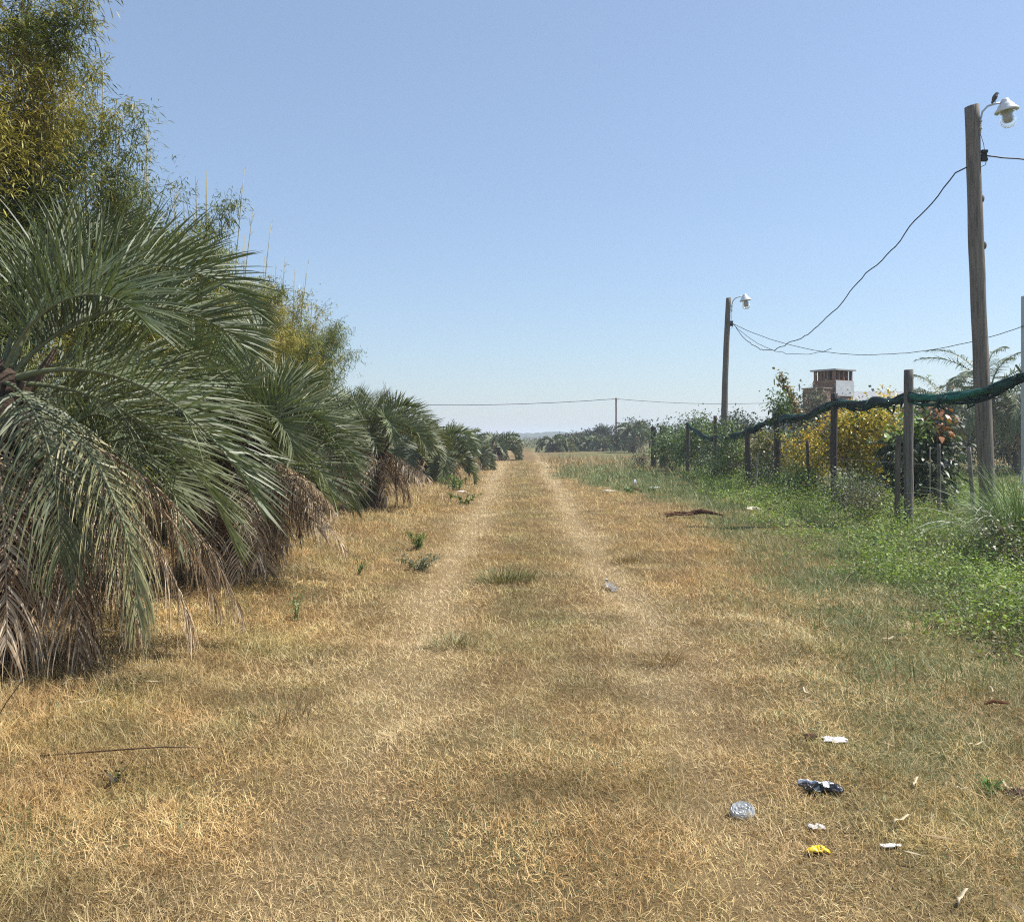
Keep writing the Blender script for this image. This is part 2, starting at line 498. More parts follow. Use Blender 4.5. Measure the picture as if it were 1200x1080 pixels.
def rnd_dirs(n, zbias=0.0):
    v = R.normal(0, 1, (n, 3)); v[:, 2] += zbias
    return unit(v)


def pick(pal, n, var=.25):
    pal = np.array(pal, float)
    return pal[R.integers(0, len(pal), n)] * R.uniform(1 - var, 1 + var, n)[:, None]


def shrub(name, loc, size, label, cat, pal, nleaf=2500, leaf=(.07, .02), nclump=40, group=None, zlow=.1, spread=.22, patch=None, droop=.3, nstem=9, stemcol=(.16, .12, .09), dead=0, mat=None, thick=.012):
    """bush: stems from the base and leaves bunched round the ends of its twigs"""
    r = thing(name, loc, label, cat, group)
    sx, sy, sz = size
    C = rnd_dirs(nclump, .35) * (R.uniform(.35, 1, nclump) ** .5)[:, None]
    C = np.stack([C[:, 0] * sx, C[:, 1] * sy, zlow * sz + (C[:, 2] * .5 + .5) * (1 - zlow) * sz], -1)
    C *= (1 + R.normal(0, .12, (nclump, 1)))
    C[:, 2] = np.maximum(C[:, 2], .03)
    which = R.integers(0, nclump, nleaf)
    csz = R.uniform(.6, 1.35, nclump)
    p = C[which] + R.normal(0, 1, (nleaf, 3)) * (spread * csz[which])[:, None] * np.array([1, 1, .85])
    p[:, 2] = np.maximum(p[:, 2], .02)
    d = unit(p - C[which]) + rnd_dirs(nleaf) * .8 + np.array([0, 0, .15])
    pal = np.array(pal, float)
    cc = pal[np.where(R.uniform(0, 1, nleaf) < .6, (which * 7 + 3) % len(pal), R.integers(0, len(pal), nleaf))]
    if patch is not None: cc = patch(p, cc)
    cc = cc * R.uniform(.7, 1.3, nleaf)[:, None]
    L = leaf[0] * R.uniform(.6, 1.3, nleaf); W = leaf[1] * R.uniform(.6, 1.3, nleaf)
    V, F, c = leaf_cloud(p, d, L, W, cc, droop=droop)
    mesh_np('foliage', V, F, c, mat or M_leaf, r)
    b = MB()
    for i in range(nstem + dead):
        e = C[i % nclump] * (1.0 if i < nstem else 1.1)
        s = np.array([R.normal(0, sx * .12), R.normal(0, sy * .12), -.03])
        m = s * .5 + e * .5 + R.normal(0, .05, 3) + np.array([0, 0, .12 * sz]) * .5
        t = np.linspace(0, 1, 6)[:, None]
        b.tube(s * (1 - t) ** 2 + 2 * m * t * (1 - t) + e * t ** 2, np.linspace(thick, thick * .3, 6), 5, stemcol)
        for q in range(3):
            j = R.integers(0, nclump); f = .4 + .2 * q
            s2 = (s * (1 - f) ** 2 + 2 * m * f * (1 - f) + e * f ** 2); e2 = s2 + (C[j] - s2) * .45
            b.tube([s2, (s2 + e2) / 2 + R.normal(0, .03, 3), e2], [thick * .5, thick * .4, thick * .2], 4, stemcol)
    b.build('stem', M_bark, r, True)
    return r


# ------------------------------------------------------------------ palms
def frond_arrays(Lf, a0, bend, pw=1.15, nl=74, ll=.55, vee=.8, droop=.05, dead=0.0, wid=.0078, sway=0.0, tipdead=0.0):
    """pinnate leaf along +X from the origin: rachis points, leaflet strips"""
    K = 22
    s = np.linspace(0, 1, K)
    th = RAD(a0) - RAD(bend) * s ** pw
    th = np.maximum(th, RAD(-95))
    ds = Lf / (K - 1)
    pts = np.zeros((K, 3))
    for k in range(1, K):
        m = (th[k] + th[k - 1]) / 2
        pts[k] = pts[k - 1] + ds * np.array([math.cos(m), 0, math.sin(m)])
    pts[:, 1] = sway * s ** 2 * Lf
    Tn = unit(np.gradient(pts, axis=0))
    Nn = unit(np.stack([-Tn[:, 2], np.zeros(K), Tn[:, 0]], -1))
    q = np.linspace(.20, 1, nl)
    sl = np.concatenate([q, q]) + R.normal(0, .004, 2 * nl); sl = np.clip(sl, .18, 1)
    side = np.concatenate([np.ones(nl), -np.ones(nl)])
    ip = lambda A: np.stack([np.interp(sl, s, A[:, i]) for i in range(3)], -1)
    P0, T, Nv = ip(pts), unit(ip(Tn)), unit(ip(Nn))
    B = np.cross(Nv, T)
    u = (sl - .2) / .8
    n = 2 * nl
    phi = np.interp(u, [0, .3, 1], [RAD(70), RAD(60), RAD(28)]) + R.normal(0, .07, n)
    v = vee * np.interp(u, [0, .5, 1], [1.1, .9, .5]) + R.normal(0, .14, n)
    D = np.cos(phi)[:, None] * T + np.sin(phi)[:, None] * (np.cos(v)[:, None] * side[:, None] * B + np.sin(v)[:, None] * Nv)
    l = ll * np.interp(u, [0, .12, .4, .75, 1], [.55, .85, 1.0, .8, .42]) * R.uniform(.85, 1.1, n)
    torn = R.uniform(0, 1, n); l = np.where(torn < .05, l * R.uniform(.2, .6, n), l)
    D = unit(np.where((torn > .94)[:, None], D + R.normal(0, .28, (n, 3)), D))
    if dead:
        l *= R.uniform(.55, 1.05, n)
    KL = 6
    t = np.linspace(0, 1, KL)
    dr = droop * R.uniform(.6, 1.5, n)
    Pl = np.zeros((n, KL, 3)); Pl[:, 0] = P0
    seg = (l / (KL - 1))[:, None]
    cur = D.copy()
    for k in range(1, KL):
        cur = unit(cur + np.array([0, 0, -1.0]) * (dr * (k / KL) * 1.6)[:, None] + R.normal(0, .008 + .06 * dead, (n, 3)))
        Pl[:, k] = Pl[:, k - 1] + cur * seg
    S = unit(T - (T * D).sum(-1, keepdims=True) * D)
    rot = R.normal(.35, .3, n)[:, None] * side[:, None]
    S = unit(S * np.cos(rot) + np.cross(D, S) * np.sin(rot))
    prof = np.interp(t, [0, .12, .5, .8, 1], [.55, 1, .95, .6, .05])
    W = wid * R.uniform(.8, 1.15, n)[:, None] * prof[None] * (.8 if dead else 1)
    V, F = ribbons(Pl, S, W)
    return pts, V, F, n, KL, u


G_PAL = np.array([[.116, .145, .072], [.144, .170, .092], [.088, .116, .052], [.172, .194, .114]])
D_PAL = np.array([[.38, .27, .165], [.54, .43, .295], [.22, .135, .07], [.48, .375, .25], [.13, .08, .045], [.57, .475, .35]])


def frond_obj(parent, az, a0, bend, Lf, dead=False, z=0.0, rad=.10, roll=0.0, age=0.0, scale=1.0, **kw):
    """a leaf as a part of its palm: rachis and leaflets in one mesh"""
    if dead:
        kw.setdefault('droop', .55); kw.setdefault('vee', -.1); kw.setdefault('nl', 46); kw.setdefault('wid', .008)
    pts, V, F, n, KL, u = frond_arrays(Lf, a0, bend, dead=1.0 if dead else 0.0, **kw)
    if dead:
        c = D_PAL[R.integers(0, len(D_PAL), n)] * R.uniform(.7, 1.25, n)[:, None]
        C = np.repeat(c[:, None, :], KL * 2, 1)
    else:
        c = G_PAL[R.integers(0, len(G_PAL), n)] * R.uniform(.85, 1.15, n)[:, None]
        C = np.repeat(c[:, None, :], KL * 2, 1)
        tip = np.repeat(np.linspace(0, 1, KL), 2)[None, :, None]
        yel = np.array([.36, .31, .13]); brn = np.array([.40, .29, .16])
        k1 = np.clip(age * (.25 + .75 * tip) * R.uniform(.3, 1.3, (n, 1, 1)), 0, 1)
        C = C * (1 - k1) + (yel * (1 - age * .6) + brn * age * .6) * k1
    rt, rf = tube_np(pts, np.interp(np.linspace(0, 1, len(pts)), [0, .12, .3, 1], [.034, .019, .014, .004]) * (Lf / 2.2), 6)
    rc = np.array([.30, .23, .15]) if dead else np.array([.20, .22, .115])
    # one mesh for the leaf
    me_v = np.concatenate([V, rt]); nf = len(V)
    quads = [f for f in rf if len(f) == 4]
    me_f = np.concatenate([F, np.array(quads, int) + nf])
    cc = np.concatenate([C.reshape(-1, 3), np.tile(rc, (len(rt), 1))])
    o = mesh_np('dead_frond' if dead else 'frond', me_v, me_f, cc, M_deadleaf if dead else M_palm, parent)
    a = RAD(az)
    o.location = (rad * math.cos(a), rad * math.sin(a), z)
    o.rotation_euler = (RAD(roll), 0, a)
    o.scale = (scale,) * 3
    return o


def trunk_mesh(parent, H, r0=.2, r1=.26, boots=46, name='trunk'):
    b = MB()
    prof = [(r0 * 1.25, -.1), (r0 * 1.1, .08), (r0, H * .3), (r0 * .98, H * .7), (r1, H * .92), (r1 * .75, H * 1.04), (.03, H * 1.12)]
    b.lathe(prof, 14, c=(.065, .047, .035))
    for i in range(boots):                                  # old leaf bases up the trunk
        a = i * 2.39996; z = H * (.08 + .92 * i / boots)
        o = Vector((math.cos(a) * r0 * .9, math.sin(a) * r0 * .9, z))
        d = Vector((math.cos(a), math.sin(a), 0)); ln = random.uniform(.16, .34)
        p = [o, o + d * ln * .35 + Vector((0, 0, ln * .45)), o + d * ln * .65 + Vector((0, 0, ln))]
        k = random.uniform(.7, 1.3)
        b.tube([tuple(v) for v in p], [.055, .036, .016], 5, (.14 * k, .105 * k, .075 * k))
    return b.build(name, M_trunk, parent)


PALM_G = 'jelly palms along the left edge of the track'


def palm(name, x, y, H, Lf, label, nf=26, ndead=14, seed=0, extra=(), group=PALM_G, ll=.52, detail=1.0, az0=0, thing_obj=None, fr=None, wid=.0068, age=.15, lowmin=14, bm=1.0, skip=None, nlx=1.0):
    r = thing(name, (x, y, gz(x, y)), label, 'palm tree', group)
    r.rotation_euler = (R.normal(0, .05), R.normal(0, .05), 0)
    inside = lambda a: skip and skip[0] < (a + 180) % 360 - 180 < skip[1]
    trunk_mesh(r, H, boots=int(46 * detail) + 6)
    nl = int(76 * detail * nlx)
    for e in extra:
        frond_obj(r, z=H - (.25 if e.get('dead') else 0), nl=nl, ll=ll, wid=wid, **e)
    for i in range(nf):
        f = (i + .5) / nf
        az = az0 + i * 137.5 + R.normal(0, 9)
        if inside(az): continue
        a0 = 84 - (84 - lowmin) * f ** .9 + R.normal(0, 5)
        bend = (70 + 72 * math.sin(math.pi * min(1, .1 + f * .75))) * bm + R.normal(0, 12)
        if f > .75: bend = 110 * bm + R.normal(0, 10)
        frond_obj(r, az, a0, bend, Lf * R.uniform(.85, 1.08) * (.82 if f < .12 else 1), z=H - .22 * f, rad=.06 + .14 * f, roll=R.normal(0, 10), nl=nl, ll=ll * R.uniform(.9, 1.05), wid=wid,
                  age=age + .8 * max(0, f - .7), droop=.012 + .04 * f, sway=R.normal(0, .08))
    for i in range(ndead):
        az = az0 + 20 + i * 137.5 + R.normal(0, 12)
        if inside(az): continue
        frond_obj(r, az, R.uniform(-38, 18), R.uniform(55, 95), Lf * R.uniform(.6, .9), True, z=H - .15 - R.uniform(0, .4), rad=.2, roll=R.normal(0, 12), nl=int(56 * detail), ll=ll * .8, pw=.65, wid=wid * .8)
    return r


near_extra = [
    dict(az=10, a0=62, bend=112, Lf=1.85, vee=1.05, age=.05, roll=-10, pw=1.15),
    dict(az=28, a0=79, bend=126, Lf=2.15, vee=1.0, age=.05, pw=1.2),
    dict(az=-6, a0=36, bend=96, Lf=2.15, vee=.75, age=.12, pw=.6, roll=-12),
    dict(az=36, a0=42, bend=90, Lf=1.85, vee=.7, age=.1, pw=.8),
    dict(az=56, a0=60, bend=105, Lf=1.85, vee=.8, age=.1),
    dict(az=70, a0=84, bend=80, Lf=2.0, vee=.9, age=.05),
    dict(az=-20, a0=70, bend=120, Lf=1.5, vee=.9, age=.05),
    dict(az=-34, a0=20, bend=112, Lf=1.5, vee=.1, age=.2, droop=.5, pw=.5),
    dict(az=-12, a0=-14, bend=74, Lf=1.9, vee=.05, age=.8, droop=.5, pw=.8),
    dict(az=14, a0=14, bend=84, Lf=1.9, vee=.5, age=.25, pw=.7),
    dict(az=-70, a0=-30, bend=58, Lf=1.55, dead=True, pw=.6),
    dict(az=-52, a0=-20, bend=66, Lf=1.60, dead=True, pw=.6),
    dict(az=-40, a0=-35, bend=52, Lf=1.50, dead=True, pw=.6),
    dict(az=-8, a0=-30, bend=58, Lf=1.65, dead=True, pw=.6),
    dict(az=6, a0=-38, bend=50, Lf=1.50, dead=True, pw=.6),
    dict(az=18, a0=-24, bend=60, Lf=1.70, dead=True, pw=.6),
    dict(az=44, a0=-20, bend=62, Lf=1.70, dead=True, pw=.6),
    dict(az=-85, a0=-25, bend=60, Lf=1.60, dead=True, pw=.6),
    dict(az=8, a0=-5, bend=70, Lf=1.9, dead=True, pw=.6),
    dict(az=22, a0=4, bend=74, Lf=2.1, dead=True, pw=.65),
    dict(az=-2, a0=-12, bend=70, Lf=1.7, dead=True, pw=.6),
    dict(az=34, a0=0, bend=70, Lf=2.0, dead=True, pw=.65),
    dict(az=-24, a0=-25, bend=60, Lf=1.7, dead=True, pw=.6),
]
palm('jelly_palm', -3.42, 5.95, 1.80, 2.0, 'nearest and largest jelly palm with long arching blue green fronds', nf=20, ndead=14, extra=near_extra, ll=.66, az0=33, wid=.0064, lowmin=26, nlx=1.12, skip=(-115, 62))
palm('jelly_palm', -4.05, 8.1, 1.3, 1.75, 'jelly palm half hidden right behind the nearest palm', nf=18, ndead=18, ll=.55, az0=70, bm=1.1, lowmin=26)
palm('jelly_palm', -2.85, 9.6, 1.42, 1.32, 'fan topped jelly palm with a thick skirt of brown dead fronds', nf=22, ndead=46, ll=.56, az0=10, lowmin=38, bm=.9,
     extra=[dict(az=-18, a0=30, bend=118, Lf=1.6, vee=.7, age=.1), dict(az=80, a0=88, bend=40, Lf=1.35, vee=.9), dict(az=200, a0=82, bend=45, Lf=1.35, vee=.9), dict(az=-60, a0=80, bend=60, Lf=1.4, vee=.9)])
palm('jelly_palm', -4.1, 13.2, 1.3, 1.6, 'jelly palm set back against the bamboo, between two nearer palms', nf=22, ndead=12, az0=140, detail=.8, wid=.010)
palm('jelly_palm', -2.85, 18.6, 1.45, 1.65, 'round headed jelly palm with long dead leaves down to the ground', nf=26, ndead=26, az0=55, detail=.8, wid=.0115, lowmin=34, bm=.95)
palm('jelly_palm', -4.3, 21.5, 1.4, 1.6, 'jelly palm standing behind the round headed palm, beside bamboo', nf=20, ndead=8, az0=15, detail=.7, wid=.013)
palm('jelly_palm', -2.5, 29.5, .95, 1.7, 'low bright jelly palm with one pale fully arched frond', nf=24, ndead=12, az0=85, detail=.7, wid=.016,
     extra=[dict(az=-15, a0=78, bend=165, Lf=2.0, vee=.5, age=.1)])
palm('jelly_palm', -3.6, 34.0, .9, 1.5, 'jelly palm behind the low bright palm, dull green', nf=20, ndead=8, az0=25, detail=.6, wid=.018)
palm('jelly_palm', -2.15, 42.0, .75, 1.6, 'small bushy jelly palm, second from the far end of the row', nf=20, ndead=12, az0=45, detail=.5, wid=.022)
palm('jelly_palm', -0.95, 60.0, .8, 2.0, 'dark spiky jelly palm at the far end of the row where the track fades', nf=22, ndead=16, az0=5, detail=.5, wid=.028)
palm('jelly_palm', -2.6, 52.0, .8, 1.7, 'squat brownish jelly palm just before the far end of the row', nf=18, ndead=14, az0=5, detail=.5, wid=.025)

# ------------------------------------------------------------------ bamboo
BAM_G = 'bamboo clumps behind the palm row'
BG = np.array([[.112, .135, .028], [.155, .172, .040], [.078, .102, .024], [.125, .15, .036]]) * 1.22
BY = np.array([[.30, .255, .05], [.25, .225, .045], [.34, .265, .075], [.22, .205, .045]]) * 1.22


def bamboo(x, y, H, rad, label, nculm=26, nleaf=9000, bare=6, yellow=.35, lean=(0, 0), leaf=(.090, .0075)):
    nleaf = int(nleaf * 3.4)
    r = thing('bamboo_clump', (x, y, gz(x, y)), label, 'bamboo', BAM_G)
    curves = []
    for i in range(nculm):
        a = i * 2.4 + R.normal(0, .3); rr = rad * .35 * math.sqrt(R.uniform(.02, 1))
        b0 = np.array([rr * math.cos(a), rr * math.sin(a), -.05])
        h = H * R.uniform(.72, 1.04); out = rad * R.uniform(.2, .85)
        t = np.linspace(0, 1, 9)
        isb = i >= nculm - bare
        if isb: h = H * R.uniform(.98, 1.16); out *= .35
        P = np.stack([b0[0] + (math.cos(a) * out + lean[0]) * t ** 2.2, b0[1] + (math.sin(a) * out + lean[1]) * t ** 2.2, b0[2] + h * (t - (.0 if isb else .10) * t ** 4)], -1)
        m = MB(); k = R.uniform(.75, 1.2)
        m.tube(P, np.linspace(.017, .003 if not isb else .0045, 9), 5, (np.array([.30, .26, .11]) if isb else np.array([.17, .18, .06])) * k)
        if isb:
            for q in range(12):                              # side twigs left on a bare stalk
                j = R.uniform(.55, 1.0); p = np.array([np.interp(j, t, P[:, d]) for d in range(3)])
                aa = R.uniform(0, 6.3); e = p + np.array([math.cos(aa) * .07, math.sin(aa) * .07, .10])
                m.tube([p, e], [.003, .0015], 3, (.28, .23, .12))
        m.build('bare_culm' if isb else 'culm', M_culm, r, True)
        if not isb: curves.append((t, P, a))
    nl_spray = 14; ns = nleaf // nl_spray
    ci = R.integers(0, len(curves), ns); tt = R.beta(1.7, 1.0, ns) * .93 + .09
    base = np.stack([[np.interp(tt[i], curves[ci[i]][0], curves[ci[i]][1][:, d]) for d in range(3)] for i in range(ns)])
    az = R.uniform(0, 2 * np.pi, ns)
    blen = R.uniform(.12, .75, ns) * (1.25 - .75 * np.clip(tt, 0, 1))
    bd = np.stack([np.cos(az), np.sin(az), R.normal(.35, .4, ns)], -1)
    f = R.uniform(.15, 1, (ns, nl_spray))
    p = base[:, None, :] + bd[:, None, :] * (blen[:, None] * f)[..., None]
    p[..., 2] -= .35 * (blen[:, None] * f) ** 2
    p = p + R.normal(0, .045, p.shape)
    d = bd[:, None, :] * .8 + R.normal(0, .6, p.shape) + np.array([0, 0, -.35])
    p = p.reshape(-1, 3); d = d.reshape(-1, 3); n = len(p)
    patch = fbm(p[:, 0] * 1.1 + p[:, 2] * .6 + x * 3, p[:, 1] * 1.1 - p[:, 2] * .9 + y, 31, 2) + R.normal(0, .07, n)
    thr = np.quantile(patch, 1 - yellow)
    cc = np.where((patch > thr)[:, None], BY[R.integers(0, 4, n)], BG[R.integers(0, 4, n)]) * R.uniform(.75, 1.3, n)[:, None]
    V, F, c = leaf_cloud(p, d, leaf[0] * R.uniform(.6, 1.25, n), leaf[1] * R.uniform(.7, 1.2, n), cc, K=3, droop=.3)
    mesh_np('foliage', V, F, c, M_bamboo, r)
    # the twigs that carry the sprays
    m = MB()
    for i in range(0, ns, 3):
        e = base[i] + bd[i] * blen[i]; e[2] -= .35 * blen[i] ** 2
        m.tube([base[i], (base[i] + e) / 2 + np.array([0, 0, .04]), e], [.004, .003, .0015], 3, (.22, .18, .08), cap=False)
    tag(m.build('twig', M_culm, r), kind='stuff')
    return r


bamboo(-5.45, 9.5, 7.3, 1.15, 'tallest bamboo clump at the near end of the row, with yellowing leaves', nleaf=27000, yellow=.48, bare=2, nculm=34)
bamboo(-4.95, 10.9, 5.8, .75, 'narrow bamboo clump with feathery sprays against the sky', nleaf=8000, yellow=.2, bare=3, nculm=20)
bamboo(-5.1, 12.7, 5.0, 1.25, 'green bamboo clump directly behind the nearest palm fronds', nleaf=15000, yellow=.3, bare=4, nculm=32)
bamboo(-5.0, 15.0, 5.05, 1.3, 'bamboo clump with a tight bunch of tall bare stalks on top', nleaf=15000, yellow=.3, bare=9, nculm=36)
bamboo(-5.0, 17.8, 4.7, 1.35, 'bamboo clump with thin bare canes and green crown', nleaf=14000, yellow=.35, bare=7, nculm=34)
bamboo(-4.9, 20.6, 4.55, 1.35, 'bamboo clump turning bright yellow green near its top', nleaf=13000, yellow=.42, bare=6, nculm=32)
bamboo(-5.5, 23.0, 4.4, 1.1, 'last bamboo clump of the front row, with loose thin sprays', nleaf=12000, yellow=.45, bare=4, nculm=30)
bamboo(-5.15, 11.8, 5.25, 1.1, 'bamboo clump in the notch right of the feathery narrow one', nleaf=9000, yellow=.3, bare=4, nculm=28)
bamboo(-4.95, 16.4, 4.85, 1.2, 'bamboo clump between the tall bare stalks and the green crown', nleaf=9000, yellow=.4, bare=6, nculm=28)
bamboo(-5.0, 19.2, 4.6, 1.2, 'bamboo clump with golden leaves just before the thin sprays', nleaf=9000, yellow=.5, bare=5, nculm=28)
bamboo(-7.6, 13.0, 5.2, 1.6, 'bamboo clump in the second row deep behind the palms', nleaf=12000, yellow=.4, bare=2, leaf=(.13, .009))
bamboo(-7.4, 18.5, 4.6, 1.8, 'bamboo clump in the second row behind the bare canes', nleaf=12000, yellow=.4, bare=2, leaf=(.13, .009))


def bare_tree(x, y, H, label):
    r = thing('bare_tree', (x, y, gz(x, y)), label, 'tree')
    tr = MB(); tr.tube([(0, 0, -.05), (.04, 0, H * .3), (.0, .05, H * .6)], [.06, .05, .035], 7, (.16, .13, .11)); tr.build('trunk', M_bark, r, True)
    b = MB()
    def grow(p, d, ln, rr, lv):
        e = p + d * ln; m = (p + e) / 2 + R.normal(0, ln * .06, 3)
        b.tube([p, m, e], [rr, rr * .85, rr * .65], 4, (.20, .17, .14), cap=False)
        if lv == 0: return
        for _ in range(3):
            nd = unit(d + R.normal(0, .5, 3) + np.array([0, 0, .15])); grow(p + d * ln * R.uniform(.5, 1), nd, ln * R.uniform(.5, .8), rr * .6, lv - 1)
    for i in range(6):
        grow(np.array([0, .05, H * .55]), unit(np.array([math.cos(i * 1.1) * .7, math.sin(i * 1.1) * .7, 1.0])), H * .26, .022, 3)
    b.build('limb', M_bark, r)
    return r


bare_tree(-3.7, 23.4, 2.7, 'leafless twiggy tree poking up behind the round headed palm')


# ------------------------------------------------------------------ timber posts, poles and lamps
def pole_mb(H, r0, r1, lean=(0, 0), bow=.0, wob=.012, c=(.20, .17, .14), n=14, K=26, top_slope=.02):
    t = np.linspace(0, 1, K)
    P = np.stack([lean[0] * t + bow * np.sin(np.pi * t), lean[1] * t, -.15 + (H + .15) * t], -1)
    V, F = tube_np(P, np.linspace(r0, r1, K), n)
    a = np.arctan2(V[:, 1] - np.repeat(P[:, 1], n), V[:, 0] - np.repeat(P[:, 0], n))
    k = 1 + wob * (np.sin(3 * a + 5 * V[:, 2]) + np.sin(2 * a - 2.3 * V[:, 2] + 1)) * 2
    ctr = np.repeat(P, n, 0); V = ctr + (V - ctr) * k[:, None]
    top = np.arange((K - 1) * n, K * n); V[top, 2] += (V[top, 0] - P[-1, 0]) * top_slope * 8
    m = MB(); m.add(V, F, c)
    return m, P


def lamp_post(x, y, H, r0, r1, lean, label, bow=0.0, arm_dir=1.0, sc=1.0, knots=()):
    r = thing('lamp_post', (x, y, gz(x, y)), label, 'street lamp', 'street lamps on timber poles along the right side')
    m, P = pole_mb(H, r0, r1, lean, bow, c=(.175, .15, .125), K=34)
    for (f, s) in knots:
        c = np.array([np.interp(f, np.linspace(0, 1, len(P)), P[:, d]) for d in range(3)])
        kn = MB(); th = np.linspace(0, np.pi, 7)
        m.lathe([(max(.002, .045 * math.sin(v)), -.07 * math.cos(v)) for v in th], 8, (c[0] + s * (r0 + r1) / 2 * .95, c[1] - .03, c[2]), (.17, .145, .12))
    m.build('pole', M_wood, r, True)
    tp = P[-1]; wx = tp[0] + r1 * .98
    # swan neck arm clamped to the pole
    aP = [(wx + .02, tp[1] - .02, H - .52 * sc), (wx + .025, tp[1] - .02, H - .28 * sc), (wx + .06 * sc, tp[1] - .02, H - .12 * sc), (wx + .16 * sc, tp[1] - .02, H - .01 * sc),
          (wx + .30 * sc, tp[1] - .02, H + .035 * sc), (wx + .44 * sc, tp[1] - .02, H + .06 * sc)]
    arm = MB().tube(aP, .019 * sc, 8, (.50, .53, .54)).build('lamp_arm', M_metal, r, True)
    for dz in (-.44, -.30):
        cl = MB(); th = np.linspace(-.9, .9, 9)
        cl.tube([(tp[0] + (r1 + .012) * math.cos(q) + (.01 if abs(q) > .5 else .03), tp[1] + (r1 + .012) * math.sin(q), H + dz * sc) for q in th], .012 * sc, 5, (.62, .64, .65))
        cl.build('clamp', M_metal, r)
    hx, hy, hz = wx + .50 * sc, tp[1] - .02, H - .0 * sc
    tilt = (0, RAD(-9), 0)
    hood = MB().lathe([(.012, .085), (.055, .08), (.075, .05), (.085, .02), (.12, -.02), (.15, -.055), (.158, -.085), (.205, -.125), (.214, -.16), (.205, -.165), (.13, -.14), (.02, -.13)], 24, c=(.74, .75, .73)).build('lamp_hood', M_metal, r, True)
    bowl = MB().lathe([(.150, -.15), (.153, -.26), (.150, -.34), (.135, -.40), (.105, -.445), (.06, -.47), (.0, -.478)], 24).build('glass_bowl', M_glass, r, True)
    bulb = MB().lathe([(.04, -.13), (.05, -.18), (.098, -.22), (.105, -.30), (.098, -.35), (.06, -.38), (.0, -.385)], 16, c=(.80, .78, .72)).build('bulb', M_plaster, r, True)
    for o in (hood, bowl, bulb):
        o.location = (hx, hy, hz + .05 * sc); o.rotation_euler = tilt; o.scale = (sc,) * 3
    ins = MB(); cz = H - .95 * sc
    cx = np.interp(cz / H, np.linspace(0, 1, len(P)), P[:, 0]) + r1 + .05
    ins.box((cx - .035, -.05, cz - .035), (cx + .05, .03, cz + .035), c=(.012, .012, .014))
    for s_ in (-1, 1):
        ins.box((cx - .05, -.07, cz + s_ * .07 - .025), (cx + .055, .01, cz + s_ * .07 + .025), rot=None, c=(.015, .015, .017))
    ins.tube([(cx + .05, -.02, cz - .09), (cx + .03, -.02, cz - .16), (cx - .04, -.02, cz - .19)], .006, 5, (.01, .01, .012))
    ins.tube([(wx + .02, tp[1] - .02, H - .52 * sc), (cx, -.02, H - .72 * sc), (cx + .02, -.02, cz + .08)], .005, 5, (.03, .03, .03))
    ins.build('cable_clamp', M_cable, r)
    return r, Vector((x, y, gz(x, y))), P, (cx, cz)


L1, b1, P1, c1 = lamp_post(8.42, 16.25, 7.32, .140, .118, (-.31, 0), 'near tall timber lamp pole, leaning slightly, with a bird on its lamp arm', bow=-.03, sc=.93, knots=((.67, 1), (.78, .9)))
L2, b2, P2, c2 = lamp_post(7.82, 34.0, 6.62, .135, .095, (.17, 0), 'farther slimmer timber lamp pole standing among the shrubs', bow=-.05)

# bird on the near lamp's arm
def bird():
    tp = P1[-1]
    bx = b1.x + tp[0] + .122 + .27; by = b1.y - .02; bz = b1.z + 7.32 + .055
    r = thing('bird', (bx, by, bz), 'small grey brown bird perched on the near lamp arm', 'bird')
    path = [(-.055, 0, -.035), (-.035, 0, .005), (-.02, 0, .045), (-.002, 0, .085), (.012, 0, .115), (.022, 0, .14), (.034, 0, .158), (.047, 0, .165), (.058, 0, .162), (.082, 0, .156)]
    rad = [.008, .016, .034, .044, .040, .031, .027, .024, .012, .002]
    cols = []
    for i in range(len(path)):
        cols += [(.11, .095, .08) if i not in (8, 9) else (.05, .045, .04)] * 10
    V, F = tube_np(np.array(path), rad, 10)
    MB().add(V, F, np.array(cols)).build('body', M_feather, r, True)
    for s_ in (-1, 1):
        w = MB().tube([(-.05, s_ * .02, .0), (-.022, s_ * .038, .05), (.0, s_ * .040, .095), (.012, s_ * .03, .118)], [.006, .014, .018, .008], 6, (.075, .065, .055))
        w.build('wing', M_feather, r, True)
        MB().tube([(.0, s_ * .014, .055), (.006, s_ * .014, .02), (.004, s_ * .014, -.008)], .0035, 5, (.08, .06, .05)).build('leg', M_feather, r)
    return r


bird()


def cable(name, A, B, sag, label, rad=.014, wob=.02, n=48, c=(.018, .02, .024), cat='cable', skew=0.0):
    t = np.linspace(0, 1, n)
    A = np.array(A); B = np.array(B)
    P = A + (B - A) * t[:, None]
    P[:, 2] -= sag * 4 * t * (1 - t) * (1 + skew * (t - .5))
    P[1:-1, 2] += (fbm(t[1:-1] * 23, t[1:-1] * 0 + len(label) % 5, 3) - .5) * wob * 2
    P[1:-1, 0] += (fbm(t[1:-1] * 19, t[1:-1] * 0 + 3, 5) - .5) * wob * 2
    m = MB().tube(P - A, rad, 6, c); o = m.build(name, M_cable, None, True); o.location = A
    return tag(o, label, cat)


